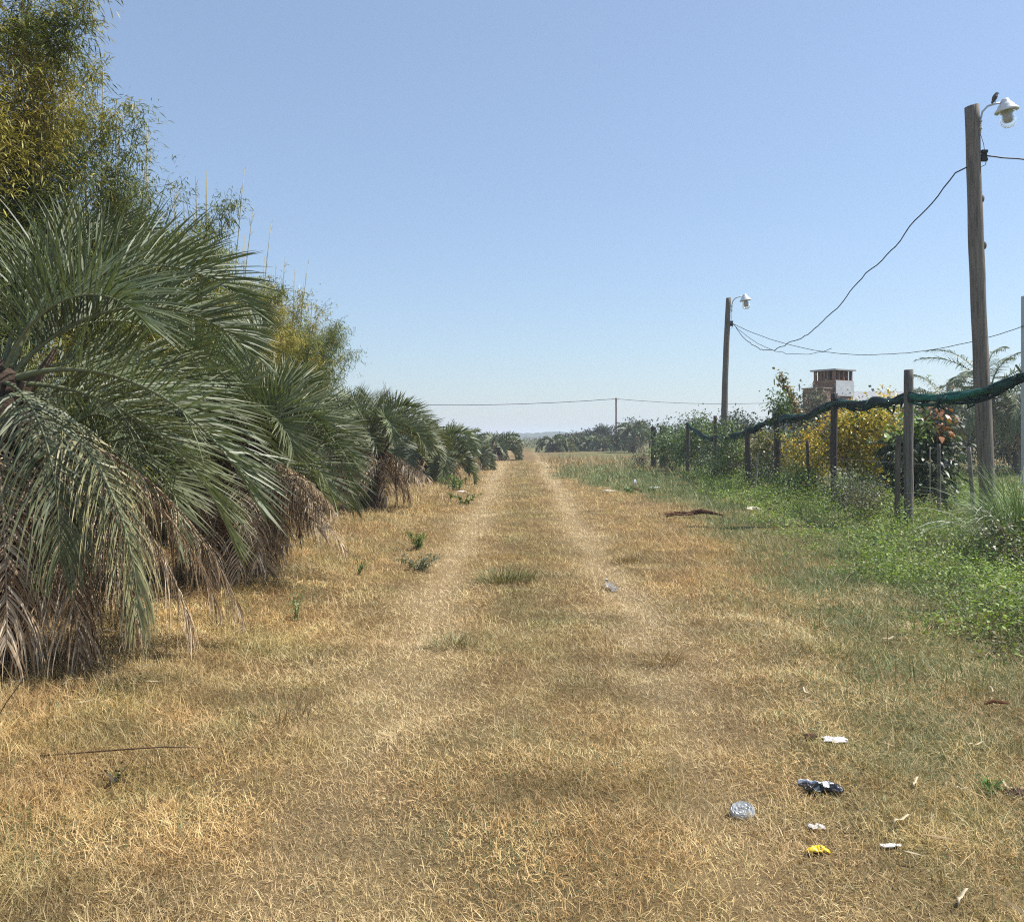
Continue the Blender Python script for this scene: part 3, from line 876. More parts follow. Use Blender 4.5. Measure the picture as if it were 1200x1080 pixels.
def on1(z): return (b1.x + np.interp(z / 7.32, np.linspace(0, 1, len(P1)), P1[:, 0]), b1.y, z)
cl1 = (b1.x + c1[0] + .05, b1.y - .02, b1.z + c1[1])
cl2 = (b2.x + c2[0] + .05, b2.y - .02, b2.z + c2[1])
a_ = on1(6.25); a_ = (a_[0] - .13, a_[1], a_[2])
cable('overhead_cable', a_, cl2, 1.62, 'twisted black cable sagging from the near lamp pole to the far one', rad=.012, wob=.10, n=70, skew=1.0)
cable('overhead_cable', cl1, (13.2, 17.2, 6.75), .12, 'black cable leaving the near lamp pole to the right', rad=.013, wob=.02)
cable('overhead_cable', cl2, (13.6, 24.5, 4.45), .95, 'thin cable from the far lamp pole to the dark steel post', rad=.010, wob=.02, n=50)
cable('overhead_cable', cl2, (9.2, 26.5, 4.05), .55, 'thin slack cable end hanging under the twisted cable', rad=.008, wob=.03)


# fence posts -----------------------------------------------------------------
FP = 'old timber posts of the shade net fence'
POST_C = (.08, .066, .056)


def post(px, pyb, pyt, rad, label, y=None, lean=(0, 0), c=POST_C, name='fence_post', group=FP, H=None, cat='post'):
    if y is None: y = 1.5 * F_PX / (pyb - HOR)
    x = (px - 600) / F_PX * y
    if H is None: H = CAM_H + (HOR - pyt) / F_PX * y - gz(x, y)
    m, P = pole_mb(H, rad, rad * .9, lean, bow=R.normal(0, .012), wob=.02, c=c, K=18, n=12, top_slope=R.uniform(-.03, .03))
    o = m.build(name, M_wood, None, True); o.location = (x, y, gz(x, y))
    tag(o, label, cat, group)
    return x, y, H


pA = post(1065, 617, 433, .082, 'thick pale grey round post, nearest of the net fence', c=(.155, .138, .12))
pB = post(978, 594, 461, .078, 'dark post standing in front of the yellow leaved bush', c=(.07, .058, .052))
pC = post(910, 578, 484, .085, 'dark rough post with leafy growth on its top', c=(.07, .06, .052))
pD = post(878, 573, 500, .085, 'dark post beside the pale stick, behind the slim lamp pole', lean=(-.05, 0))
pE = post(838, 563, 487, .065, 'thin reddish dark post left of the slim lamp pole', c=(.10, .068, .055))
pF = post(806, 557, 495, .08, 'dark post buried in green shrubs where the net ends')
pG = post(777, 549, 499, .18, 'thick black post, right one of the gate pair', c=(.045, .04, .036), y=44)
pH = post(766, 549, 500, .14, 'thick black post, left one of the gate pair', c=(.05, .042, .036), y=44.6)
post(1100, 606, 520, .035, 'slim straight stake in front of the dark leafy bush', c=(.15, .135, .125))
post(1145, 617, 524, .04, 'slim stake leaning left beside the near lamp pole', lean=(-.14, 0), c=(.20, .18, .165))
post(946, 588, 516, .04, 'short dark stake between two net posts', c=(.085, .07, .06))
post(1052, 617, 510, .05, 'short rough stake tight against the thick pale post', c=(.12, .10, .08), lean=(.02, 0))
post(884, 580, 530, .03, 'pale crooked stick leaning on a dark post', c=(.30, .27, .23), lean=(.1, 0))
post(1090, 0, 520, .014, 'thin pale cane standing before the dark leafy bush', y=17, H=1.3, c=(.3, .27, .22))

# rolled shade net from post to post
def net():
    nodes = [(13.0 / 13.0 * 7.15, 12.4, 2.40), (pA[0] - .02, pA[1] - .12, 2.16), (pB[0], pB[1] - .12, 2.24), (pC[0], pC[1] - .12, 2.02), (pD[0], pD[1] - .12, 1.72), (pE[0], pE[1] - .10, 1.50), (pF[0], pF[1] - .12, 1.98)]
    sag = [.14, .05, .14, .02, .08, .16]
    m = MB(); pts = []
    for (a, b, s) in zip(nodes[:-1], nodes[1:], sag):
        t = np.linspace(0, 1, 26, endpoint=False)[:, None]
        P = np.array(a) + (np.array(b) - np.array(a)) * t; P[:, 2] -= (s * 4 * t * (1 - t))[:, 0]; pts.append(P)
    P = np.concatenate(pts + [np.array([nodes[-1]])])
    n = len(P); u = np.arange(n) / 26.0
    P[:, 2] += (fbm(u * 5, u * 0, 4) - .5) * .07; P[:, 1] += (fbm(u * 4, u * 0 + 7, 6) - .5) * .05
    r = .054 * (.6 + .8 * fbm(u * 3.3, u * 0 + 3, 9)) * np.where(u > 4, .75, 1)
    K = 14
    V, F = tube_np(P, r, K)
    ctr = np.repeat(P, K, 0); off = V - ctr
    ang = np.tile(np.arange(K) * 2 * np.pi / K, n); uu = np.repeat(u, K)
    k = 1 + .28 * np.sin(3 * ang + uu * 9) + .22 * np.sin(2 * ang - uu * 14) + .15 * R.normal(0, 1, len(ang))
    off *= k[:, None]; off[:, 2] *= 1.25
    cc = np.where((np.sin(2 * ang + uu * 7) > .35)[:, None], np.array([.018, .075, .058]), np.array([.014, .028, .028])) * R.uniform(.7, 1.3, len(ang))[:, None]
    sheen_ = ((uu > .35) & (uu < .98) & (np.sin(2 * ang + 1) > -.2))[:, None]  # sheen on the first span of the roll, painted in as brighter teal
    cc = np.where(sheen_, np.array([.02, .15, .11]) * R.uniform(.7, 1.3, len(ang))[:, None], cc)
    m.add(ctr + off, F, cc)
    for q0, amp in ((.0, .085), (2.1, .10)):                  # loose strands wound round the roll
        ph_ = u * 5.5 + q0
        Q = P + np.stack([np.zeros(n), np.cos(ph_) * amp * .7, np.sin(ph_) * amp - .02], -1)
        m.tube(Q, .024 * (.5 + fbm(u * 4 + q0, u * 0, 12)), 6, (.02, .10, .075) if q0 == 0 else (.012, .03, .03))
    for _ in range(150):                                       # loose folds hanging under the roll
        i = R.integers(2, n - 2); L = R.gamma(3, .04)
        q = P[i] + R.normal(0, .03, 3)
        m.tube([q, q + np.array([R.normal(0, .05), 0, -L * .6]), q + np.array([R.normal(0, .08), R.normal(0, .05), -L])], [.03, .022, .008], 5, (.014, .05, .042))
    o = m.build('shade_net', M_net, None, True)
    tag(o, 'rolled dark green shade net strung from post to post along the fence', 'shade net')


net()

def wire(z, label):
    P = [(pA[0] + .3 * k, pA[1] - 3.0 + .0 * k, z) for k in (0,)]
    pts = [(7.2, 12.4, z + .02), (pA[0] + .06, pA[1], z), (pB[0] + .07, pB[1], z - .02), (pC[0] + .08, pC[1], z + .01), (pE[0] + .05, pE[1], z), (pG[0], pG[1] - .2, z)]
    m = MB().tube(pts, .004, 4, (.16, .15, .14)); o = m.build('fence_wire', M_metal); tag(o, label, 'wire', 'plain wires of the fence')
wire(1.05, 'upper plain wire run low along the net fence')
wire(.62, 'lower plain wire run low along the net fence')

# dark steel post with a pale edge at the frame's right
r = thing('steel_post', (13.735, 24.5, gz(13.6, 24.5)), 'tall dark square post with a pale edge, beyond the near lamp pole', 'post')
MB().box((-.09, -.12, -.1), (.34, .12, 5.15), c=(.035, .028, .028)).build('shaft', M_metal, r, bevel=.01)
MB().box((-.135, -.13, -.1), (-.093, .13, 5.22), c=(.40, .40, .41)).build('edge_strip', M_metal, r, bevel=.005)
MB().box((-.092, -.12, 5.153), (.35, .12, 5.22), c=(.50, .50, .52)).build('cap', M_metal, r, bevel=.005)
MB().tube([(-.1, 0, 3.05), (-.5, -.3, 3.35)], .03, 6, (.12, .11, .11)).build('bracket', M_metal, r)

# far service pole with its line
def service_pole():
    x, y, _ = at(722, 0, 96.0)
    r = thing('service_pole', (x, y, gz(x, y)), 'slim distant pole in front of the far trees, carrying one line', 'utility pole')
    m, P = pole_mb(5.6, .10, .08, (.0, 0), c=(.20, .14, .12)); m.build('pole', M_wood, r, True)
    MB().box((-.05, -.5, 5.3), (.05, .5, 5.4), c=(.18, .14, .12)).build('crossarm', M_wood, r)
    z = 5.48
    cable('overhead_line', (x, y, z), (-11.5, 99, 5.0), .28, 'distant line running left from the slim far pole', rad=.030, wob=.01)
    cable('overhead_line', (x, y, z), (30.0, 100, 5.3), .35, 'distant line running right from the slim far pole', rad=.024, wob=.01)
service_pole()


# ------------------------------------------------------------------ house with chimney and open canopy
def house():
    y0 = 44.0
    x0 = (952 - 600) / F_PX * y0
    r = thing('brick_barbecue', (15.35, y0, 0), 'brown brick barbecue chimney with slots under its cap and a white rendered face', 'chimney')
    r.rotation_euler = (0, 0, RAD(33))
    # lower firebox, shaft, slotted head, slab
    MB().box((-1.55, -.55, -.1), (-.72, .55, 3.75), c=(.3, .15, .1)).build('firebox', M_brick, r)
    MB().box((-.72 + .003, -.62, -.1), (.62, .62, 4.18), c=(.3, .15, .1)).build('shaft', M_brick, r)
    MB().box((-.66, -.655, 3.43), (.66, -.623, 4.16), c=(.62, .62, .61)).build('white_render', M_plaster, r)
    hd = MB()
    for i in range(5):
        xx = -.69 + i * .3075
        hd.box((xx, -.60, 4.182), (xx + .08, -.46, 4.62)); hd.box((xx, .46, 4.182), (xx + .08, .60, 4.62))
    for i in range(3):
        yy = -.22 + i * .18
        hd.box((-.69, yy, 4.182), (-.55, yy + .08, 4.62)); hd.box((.45, yy, 4.182), (.59, yy + .08, 4.62))
    hd.build('slotted_head', M_brick, r)
    MB().box((-.28, -.2, 4.185), (.2, .2, 4.615), c=(.03, .025, .02)).build('flue', M_plaster, r)
    MB().box((-.80, -.74, 4.622), (.72, .74, 4.70), c=(.45, .44, .42)).build('cap_slab', M_plaster, r, bevel=.01)
    MB().box((-1.60, -.58, 3.752), (-.724, .58, 3.81), c=(.36, .27, .2)).build('ledge', M_plaster, r)
    # sheet roof on posts next to it
    q = thing('roof_canopy', (18.1, y0 + 1.0, 0), 'open shelter with a pale corrugated sheet roof on dark posts, beside the chimney', 'shelter')
    K = 90; xs = np.linspace(-2.3, 2.6, K); zc = .025 * np.sin(xs * 2 * np.pi / .20)
    V = []; 
    for x, z in zip(xs, zc): V += [(x, -1.6, 2.92 + z), (x, 1.8, 3.82 + z)]
    F = np.array([(2 * i, 2 * i + 2, 2 * i + 3, 2 * i + 1) for i in range(K - 1)])
    o = mesh_np('sheet_roof', np.array(V), F, np.tile([.33, .33, .33], (len(V), 1)), M_sheet, q)
    sm = o.modifiers.new('thick', 'SOLIDIFY'); sm.thickness = .012
    MB().box((-2.3, -1.66, 2.70), (2.6, -1.602, 2.90), c=(.05, .045, .04)).build('fascia_beam', M_wood, q)
    MB().box((-2.3, 1.70, 3.55), (2.6, 1.76, 3.74), c=(.05, .045, .04)).build('back_beam', M_wood, q)
    for x in (-2.2, -.35, 1.0, 2.45):
        for yy, h in ((-1.63, 2.70), (1.73, 3.55)):
            MB().tube([(x, yy, -.1), (x, yy, h - .003)], .085, 8, (.05, .042, .04)).build('support_post', M_wood, q, True)
    w = thing('white_wall', (14.9, y0 + 3.4, 0), 'low white rendered outbuilding behind the chimney with a flat slab roof', 'outbuilding')
    MB().box((-.7, 0, -.1), (2.6, 3.0, 2.85), c=(.55, .54, .52)).build('wall', M_plaster, w, bevel=.01)
    MB().box((-.85, -.15, 2.852), (2.75, 3.15, 2.98), c=(.42, .41, .40)).build('roof', M_plaster, w, bevel=.01)
    MB().box((.3, -.03, .0), (1.2, -.003, 2.05), c=(.10, .075, .055)).build('door', M_wood, w)
    MB().box((1.55, -.03, 1.1), (2.25, -.003, 1.9), c=(.05, .055, .06)).build('window', M_metal, w)


house()

# ------------------------------------------------------------------ shrubs and trees on the right
GR1 = [[.10, .165, .04], [.145, .21, .055], [.07, .12, .03], [.175, .22, .06]]
GRD = [[.05, .075, .03], [.07, .10, .04], [.04, .06, .028], [.09, .11, .045]]
YEL = [[.60, .43, .035], [.68, .50, .06], [.46, .36, .04], [.24, .25, .045], [.55, .34, .04]]
GRY = [[.14, .16, .10], [.18, .19, .13], [.10, .125, .07]]
SHG = 'garden shrubs along the net fence'


def yel_patch(p, cc):
    n = fbm(p[:, 0] * 1.6, p[:, 2] * 1.6 + p[:, 1], 5, 2) + (p[:, 2] - 1.0) * .10 + R.normal(0, .06, len(p))
    return np.where((n > .40)[:, None], cc, np.array(GR1)[R.integers(0, 4, len(p))] * 1.1)


x, y = 7.95, 21.6
shrub('yellow_bush', (8.3, 21.9, 0), (.95, .95, 2.4), 'tall bush with golden yellow leaves behind the dark net post', 'bush', YEL, 10500, (.085, .026), 70, SHG, spread=.17, patch=yel_patch, nstem=12)
shrub('yellow_bush', (7.55, 23.4, 0), (.5, .5, 1.6), 'narrow yellow bush left of the tall golden one', 'bush', YEL, 3000, (.075, .022), 36, SHG, spread=.15, patch=yel_patch)
shrub('leafy_bush', (8.35, 18.7, 0), (.62, .6, 1.95), 'dark green big leaved bush with a rusty red top, right of the thick pale post', 'bush', GRD, 2600, (.16, .045), 34, SHG, spread=.17, droop=.6,
      patch=lambda p, cc: np.where(((p[:, 2] > 1.5) & (p[:, 0] > .1) & (p[:, 0] < .5) & (R.uniform(0, 1, len(p)) < .6))[:, None], np.array([.36, .15, .06]), np.where(((p[:, 2] > 1.45) & (p[:, 0] < .0))[:, None], np.array([.17, .24, .05]), cc)))
shrub('low_shrub', (6.95, 18.6, 0), (.75, .6, .78), 'grey green low shrub at the foot of the yellow bush', 'shrub', GRY, 3600, (.05, .014), 40, SHG, spread=.14)
shrub('low_shrub', (6.35, 16.5, 0), (.42, .4, .55), 'dry brownish low shrub beside the thick pale post', 'shrub', [[.17, .15, .10], [.12, .12, .07], [.20, .17, .12]], 1700, (.04, .010), 26, SHG, spread=.12)
shrub('hedge_shrub', (7.5, 37.0, 0), (.85, .9, 2.05), 'tall airy green shrub left of the slim lamp pole', 'shrub', GR1, 3400, (.10, .03), 44, SHG, spread=.22, nstem=14)
shrub('hedge_shrub', (7.0, 40.5, 0), (.75, .8, 1.65), 'rounded green shrub next to the black gate posts', 'shrub', GR1, 2900, (.10, .03), 36, SHG, spread=.22)
shrub('hedge_shrub', (7.5, 33.2, 0), (.55, .6, 1.45), 'low dark shrub at the foot of the slim lamp pole', 'shrub', GRD, 2600, (.09, .026), 36, SHG, spread=.18)
shrub('hedge_shrub', (7.9, 30.4, 0), (.65, .6, 1.7), 'brown and orange tinged shrub right of the slim lamp pole', 'shrub', [[.28, .17, .05], [.12, .13, .05], [.20, .15, .06], [.08, .10, .04]], 3000, (.085, .024), 40, SHG, spread=.18)
shrub('hedge_shrub', (7.5, 27.0, 0), (.6, .6, 1.55), 'yellow green shrub between two dark net posts', 'shrub', [[.17, .18, .05], [.26, .22, .05], [.11, .13, .04], [.2, .17, .06]], 3600, (.08, .024), 42, SHG, spread=.18)
shrub('hedge_shrub', (6.9, 29.2, 0), (.4, .4, 1.9), 'tall thin shrub on the far side of the pale stick', 'shrub', GR1, 1500, (.08, .024), 26, SHG, spread=.16)
shrub('hedge_shrub', (7.05, 24.5, 0), (.26, .26, 2.42), 'tuft of green leaves growing out over the rough dark post', 'shrub', GR1, 700, (.09, .026), 14, SHG, spread=.10, zlow=.82, nstem=4)
shrub('weedy_bush', (7.3, 25.6, 0), (.7, .8, .9), 'tangle of dull green weeds under the rough dark post', 'bush', GRY + GRD, 2600, (.06, .016), 36, SHG, spread=.16)
shrub('weedy_bush', (7.0, 31.5, 0), (.7, 1.2, .8), 'tangle of green weeds under the thin reddish post', 'bush', GR1 + GRD, 2600, (.07, .02), 36, SHG, spread=.16)
shrub('weedy_bush', (6.85, 21.8, 0), (.55, .8, .7), 'pale green weeds along the fence foot before the short dark stake', 'bush', GRY + GR1, 2200, (.055, .016), 30, SHG, spread=.14)
shrub('weedy_bush', (6.3, 44.8, 0), (.5, .5, .75), 'small dry bush against the black gate posts', 'bush', [[.20, .16, .09], [.15, .13, .08], [.12, .12, .06]], 900, (.07, .02), 18, SHG, spread=.14)

# leaning spray of yellow vine above the chimney side
r = thing('vine_branch', (8.05, 25.6, 0), 'bare leaning branch with a string of yellow brown leaves, left of the chimney', 'branch')
t = np.linspace(0, 1, 14)
Pb = np.stack([.05 - .0 * t - .95 * np.maximum(0, t - .45) * 1.3, 0 * t, 3.28 * t ** .8], -1)
MB().tube(Pb, np.linspace(.02, .005, 14), 6, (.18, .13, .09)).build('stem', M_bark, r, True)
n = 330; tt = R.uniform(.50, 1, n)
p = np.stack([np.interp(tt, t, Pb[:, d]) for d in range(3)], -1) + R.normal(0, .075, (n, 3))
V, F, c = leaf_cloud(p, rnd_dirs(n, -.3), .12 * R.uniform(.6, 1.2, n), .036 * R.uniform(.7, 1.2, n), pick([[.33, .24, .06], [.22, .17, .06], [.27, .15, .05], [.14, .16, .05]], n))
mesh_np('foliage', V, F, c, M_leaf, r)


def queen_palm(x, y, H, Lf, label, nf=20, seed=0, col=(.12, .125, .095), kw=None):
    r = thing('queen_palm', (x, y, gz(x, y)), label, 'palm tree', 'taller grey palms behind the garden')
    m, P = pole_mb(H, .16, .13, (.1, 0), c=(.13, .115, .10)); m.build('trunk', M_bark, r, True)
    for i in range(nf):
        f = (i + .5) / nf
        o = frond_obj(r, i * 137.5 + R.normal(0, 12), 82 - 95 * f, 70 + 55 * f + R.normal(0, 10), Lf * R.uniform(.85, 1.1), z=H, rad=.08, roll=R.normal(0, 20), nl=52, ll=.55, vee=.3, droop=.3, wid=.015, age=.2)
    for i in range(7):
        frond_obj(r, i * 137.5 + 50, -20 - R.uniform(0, 25), 60, Lf * .75, True, z=H - .15, rad=.12, nl=24, ll=.45, pw=.7, wid=.016)
    return r


queen_palm(18.9, 36.5, 3.35, 2.9, 'feathery grey palm showing both sides of the near lamp pole')
queen_palm(16.9, 36.0, 2.7, 2.0, 'short trunked grey palm left of the near lamp pole')
queen_palm(20.2, 36.8, 2.5, 2.1, 'dull drooping palm right of the near lamp pole')
queen_palm(22.0, 38.0, 2.7, 2.2, 'dull palm at the far right of the garden')


# ------------------------------------------------------------------ background trees
def tree_proto(name, H, cr, label, cat, nleaf, leaf, pal, nclump=46, group=None, loc=(0, 0, 0), shape=1.0, trunk_h=.35):
    r = thing(name, loc, label, cat, group)
    C = rnd_dirs(nclump, .2) * (R.uniform(.2, 1, nclump) ** .45)[:, None]
    C = np.stack([C[:, 0] * cr, C[:, 1] * cr, H * trunk_h + (C[:, 2] * .5 + .5) * H * (1 - trunk_h)], -1)
    C[:, :2] *= (1.15 - shape * .6 * ((C[:, 2:3] - H * trunk_h) / (H * (1 - trunk_h))))
    w = R.integers(0, nclump, nleaf); cs = R.uniform(.5, 1.3, nclump) * cr * .22
    p = C[w] + R.normal(0, 1, (nleaf, 3)) * cs[w][:, None]
    p[:, 2] = np.maximum(p[:, 2], .1)
    tone = R.uniform(.75, 1.25, nclump)
    cc = pick(pal, nleaf) * tone[w][:, None]
    V, F, c = leaf_cloud(p, rnd_dirs(nleaf, -.1), leaf * R.uniform(.6, 1.3, nleaf), leaf * .3 * R.uniform(.7, 1.2, nleaf), cc, K=3)
    mesh_np('crown', V, F, c, M_far, r)
    b = MB(); b.tube([(0, 0, -.1), (.03 * H, 0, H * .3), (0, .02 * H, H * .62), (0, 0, H * .85)], [H * .028, H * .022, H * .014, H * .006], 8, (.14, .115, .10))
    for i in range(9):
        e = C[i]; s0 = np.array([0, 0, H * (trunk_h * .7 + .02 * i)])
        b.tube([s0, (s0 + e) / 2 + np.array([0, 0, -.03 * H]), e], [H * .011, H * .008, H * .003], 5, (.15, .12, .10))
    b.build('trunk', M_bark, r, True)
    return r


FG = [[.055, .075, .035], [.075, .095, .045], [.045, .06, .03], [.10, .11, .055]]
FB = [[.12, .115, .075], [.15, .135, .09], [.09, .09, .06], [.10, .11, .065]]
def far(px, y): return ((px - 600) / F_PX * y, y, gz((px - 600) / F_PX * y, y))


FT = 'trees along the far side of the field'
tA = tree_proto('field_tree', 2.75, 1.3, 'tallest dark tree in the distance, just left of the slim far pole', 'tree', 2600, .30, FG, loc=far(706, 116), shape=.7, group=FT)
tB = tree_proto('field_tree', 2.1, 1.3, 'small rounded far tree left of the tallest dark one', 'tree', 1900, .28, FG, loc=far(689, 112), shape=.3, group=FT)
tC = tree_proto('field_tree', 1.8, 1.3, 'brownish low far tree over the end of the track', 'tree', 1700, .26, FB, loc=far(672, 108), shape=.2, group=FT)
palm('field_palm', far(742, 88)[0], 88, 1.75, 2.3, 'big umbrella shaped palm in the distance, right of the slim far pole', nf=26, ndead=14, group='palms across the far field', detail=.4, wid=.045, ll=.6)
palm('field_palm', far(647, 92)[0], 92, .7, 1.9, 'dark bushy palm straight beyond the end of the track', nf=22, ndead=8, group='palms across the far field', detail=.4, wid=.042)
palm('field_palm', far(662, 93)[0], 93, .5, 1.6, 'pale tan bushy palm beside the dark one beyond the track', nf=14, ndead=18, group='palms across the far field', detail=.4, wid=.042, age=.5)
palm('field_palm', far(676, 100)[0], 100, .7, 1.9, 'dull palm under the brownish low far tree', nf=18, ndead=10, group='palms across the far field', detail=.4, wid=.045)
palm('field_palm', far(690, 99)[0], 99, .6, 1.8, 'dull palm under the small rounded far tree', nf=18, ndead=10, group='palms across the far field', detail=.4, wid=.045)
palm('field_palm', far(705, 97)[0], 97, .6, 1.9, 'dull palm under the tallest dark far tree', nf=18, ndead=12, group='palms across the far field', detail=.4, wid=.045)
palm('field_palm', far(728, 101)[0], 101, .6, 1.8, 'low palm between the slim far pole and the umbrella palm', nf=18, ndead=12, group='palms across the far field', detail=.4, wid=.045)

# grey brush and trees behind the garden
BT = 'grey trees behind the garden'
tree_proto('garden_tree', 3.4, 1.5, 'grey leaved tree seen between two dark net posts', 'tree', 5200, .13, FB + GRY, loc=(12.6, 38.5, 0), shape=.2, trunk_h=.12, nclump=70, group=BT)
tree_proto('garden_tree', 2.7, 1.5, 'low grey green tree behind the yellow bush', 'tree', 4200, .14, FB, loc=(15.2, 41.0, 0), shape=.2, trunk_h=.12, nclump=60, group=BT)
tree_proto('garden_tree', 2.5, 1.6, 'grey brush under the open sheet roof', 'tree', 4200, .16, FB, loc=(20.2, 50.0, 0), shape=.1, trunk_h=.05, nclump=60, group=BT)
tree_proto('garden_tree', 3.0, 1.7, 'brown grey tree behind the near lamp pole', 'tree', 5200, .14, FB, loc=(19.2, 40.5, 0), shape=.2, trunk_h=.1, nclump=70, group=BT)
tree_proto('garden_tree', 3.1, 1.8, 'brown grey tree at the right end of the garden', 'tree', 5200, .14, FB, loc=(22.3, 41.0, 0), shape=.2, trunk_h=.1, nclump=70, group=BT)
tree_proto('garden_tree', 2.8, 1.6, 'dark green tree behind the slim lamp pole', 'tree', 4200, .17, FG, loc=(12.4, 52.0, 0), shape=.2, trunk_h=.1, nclump=60, group=BT)
tree_proto('garden_tree', 2.3, 1.5, 'dark green low tree behind the black gate posts', 'tree', 3600, .17, FG, loc=(11.0, 60.0, 0), shape=.1, trunk_h=.1, nclump=60, group=BT)


def treeline():
    """the far wood all round the field, one mass"""
    Ps = []; cs = []; Ls = []
    def run(x0, y0, x1, y1, n, h0, h1, dep):
        for i in range(n):
            f = (i + R.uniform(0, 1)) / n
            x = x0 + (x1 - x0) * f + R.normal(0, dep * .3); y = y0 + (y1 - y0) * f + R.uniform(0, dep)
            h = R.uniform(h0, h1); w = h * R.uniform(.35, .6)
            if -.045 < x / y < .09: h = R.uniform(1.2, 1.75) * (1.5 if x / y < -.005 else 1); w = h * 1.2
            m = 260
            d = rnd_dirs(m) * (R.uniform(.3, 1, m) ** .4)[:, None]
            lump = 1 + .35 * np.sin(d[:, 0] * 5 + i) * np.cos(d[:, 2] * 6 + i * 2)
            q = np.stack([x + d[:, 0] * w * lump, y + d[:, 1] * w, h * .5 + d[:, 2] * h * .5 * lump], -1); q[:, 2] = np.maximum(q[:, 2], .1)
            Ps.append(q); cs.append(pick(FG if R.uniform() < .6 else FB, m) * R.uniform(.8, 1.2)); Ls.append(np.full(m, h * .085))
    run(-120, 150, 160, 150, 130, 3.0, 5.2, 20)
    run(24, 70, 110, 62, 60, 3.0, 5.0, 14)
    run(-110, 40, -14, 90, 70, 3.0, 5.0, 14)
    run(13, 86, 60, 84, 34, 2.2, 3.6, 8)
    run(-12, 112, 16, 118, 26, 1.6, 2.4, 6)
    p = np.concatenate(Ps); c = np.concatenate(cs); L = np.concatenate(Ls)
    V, F, cc = leaf_cloud(p, rnd_dirs(len(p)), L * R.uniform(.6, 1.3, len(p)), L * .38, c, K=3)
    o = mesh_np('treeline', V, F, cc, M_far)
    tag(o, 'far off wood closing the field on all sides', 'woodland', kind='stuff')


treeline()


def hills():
    xs = np.linspace(-900, 900, 900)
    V = []; F = []
    z = 2.0 + 2.5 * fbm(xs * .012, xs * 0, 3, 2) + 2.2 * fbm(xs * .09, xs * 0, 8, 2) + 1.3 * vnoise(xs * .35, xs * 0, 5) + 2.2 * np.exp(-((xs - 38) / 26) ** 2)
    rows = [(700, 0.0), (712, .55), (720, .93), (726, 1.0), (760, .8), (840, -.05)]
    for (y, k) in rows:
        for x, zz in zip(xs, z): V.append((x, y + 8 * math.sin(x * .03), zz * k * .78 - .05))
    n = len(xs)
    i = (np.arange(len(rows) - 1)[:, None] * n + np.arange(n - 1)[None]).reshape(-1)
    F = np.stack([i, i + 1, i + n + 1, i + n], -1)
    o = mesh_np('hills', np.array(V), F, np.tile([.075, .09, .05], (len(V), 1)), M_far, smooth=True)
    tag(o, kind='structure')


hills()


# ------------------------------------------------------------------ weeds on the right verge
def weeds():
    n = 17000
    y = 6.0 + R.uniform(0, 1, n) ** 1.7 * 34; x = R.uniform(2.6, 13, n)
    k = (R.uniform(0, 1, n) < weed_mask(x, y)) & (x < .60 * y + 1)
    x = x[k]; y = y[k]; n = len(x)
    m = 34
    hgt = R.gamma(5, .2, n) * (.40 + .85 * weed_mask(x, y)) * (.10 + .36 * fbm(x * .9, y * .9, 61) ** 1.5 * 1.6) * R.uniform(.6, 1.25, n)
    far_ = np.maximum(1, y / 12.0)
    a = R.uniform(0, 2 * np.pi, (n, m)); rr = .15 * np.sqrt(R.uniform(0, 1, (n, m))) * far_[:, None] ** .4
    zz = R.uniform(.15, 1, (n, m)) * hgt[:, None] * (1 - .35 * (rr / .2) ** 2)
    px = x[:, None] + rr * np.cos(a); py = y[:, None] + rr * np.sin(a)
    pz = height(px, py) + np.maximum(zz, .015)
    p = np.stack([px, py, pz], -1).reshape(-1, 3); d = np.stack([np.cos(a), np.sin(a), R.normal(.15, .5, a.shape)], -1).reshape(-1, 3)
    N_ = len(p); ps = R.uniform(.5, 1.2, n); L = R.uniform(.020, .045, N_) * np.repeat(far_ ** .5 * ps, m)
    pal = np.array([[.21, .285, .05], [.265, .34, .068], [.13, .19, .04], [.31, .36, .09], [.165, .22, .065]])
    tone = .45 + 1.05 * fbm(x * 1.4, y * 1.1, 19)
    cc = pick(pal, N_, .22) * np.repeat(tone, m)[:, None]
    dry = np.repeat(R.uniform(0, 1, n) < .10, m); cc = np.where(dry[:, None], pick([[.26, .20, .09], [.20, .17, .07]], N_), cc)
    cool = np.repeat(R.uniform(0, 1, n) < .22, m); cc = np.where(cool[:, None], cc * np.array([.78, .88, 1.15]), cc)
    V, F, c = leaf_cloud(p, d, L, L * .34, cc, K=3, droop=.2)
    o = mesh_np('weeds', V, F, c, M_weed)
    tag(o, 'bright green leafy weeds spreading over the right verge', 'weeds', kind='stuff')
    # longer live grass standing among them
    n = 60000
    y = 5.5 + R.uniform(0, 1, n) ** 1.8 * 36; x = R.uniform(1.8, 16, n)
    k = (R.uniform(0, 1, n) < np.maximum(weed_mask(x, y) * .9, green_mask(x, y) * .35)) & (x < .62 * y + 1.5)
    x = x[k]; y = y[k]; n = len(x)
    V, F, c = blades(x, y, R.uniform(.07, .26, n) * (1 + y / 60), np.abs(R.normal(.35, .25, n)), R.uniform(0, 6.3, n), R.uniform(.0016, .003, n) * np.maximum(1, y / 10), pick([[.15, .22, .06], [.20, .25, .08], [.12, .18, .05], [.3, .28, .12]], n), K=4)
    o = mesh_np('long_grass', V, F, c, M_grass)
    tag(o, 'longer green grass standing among the weeds on the right verge', 'grass', kind='stuff')


weeds()


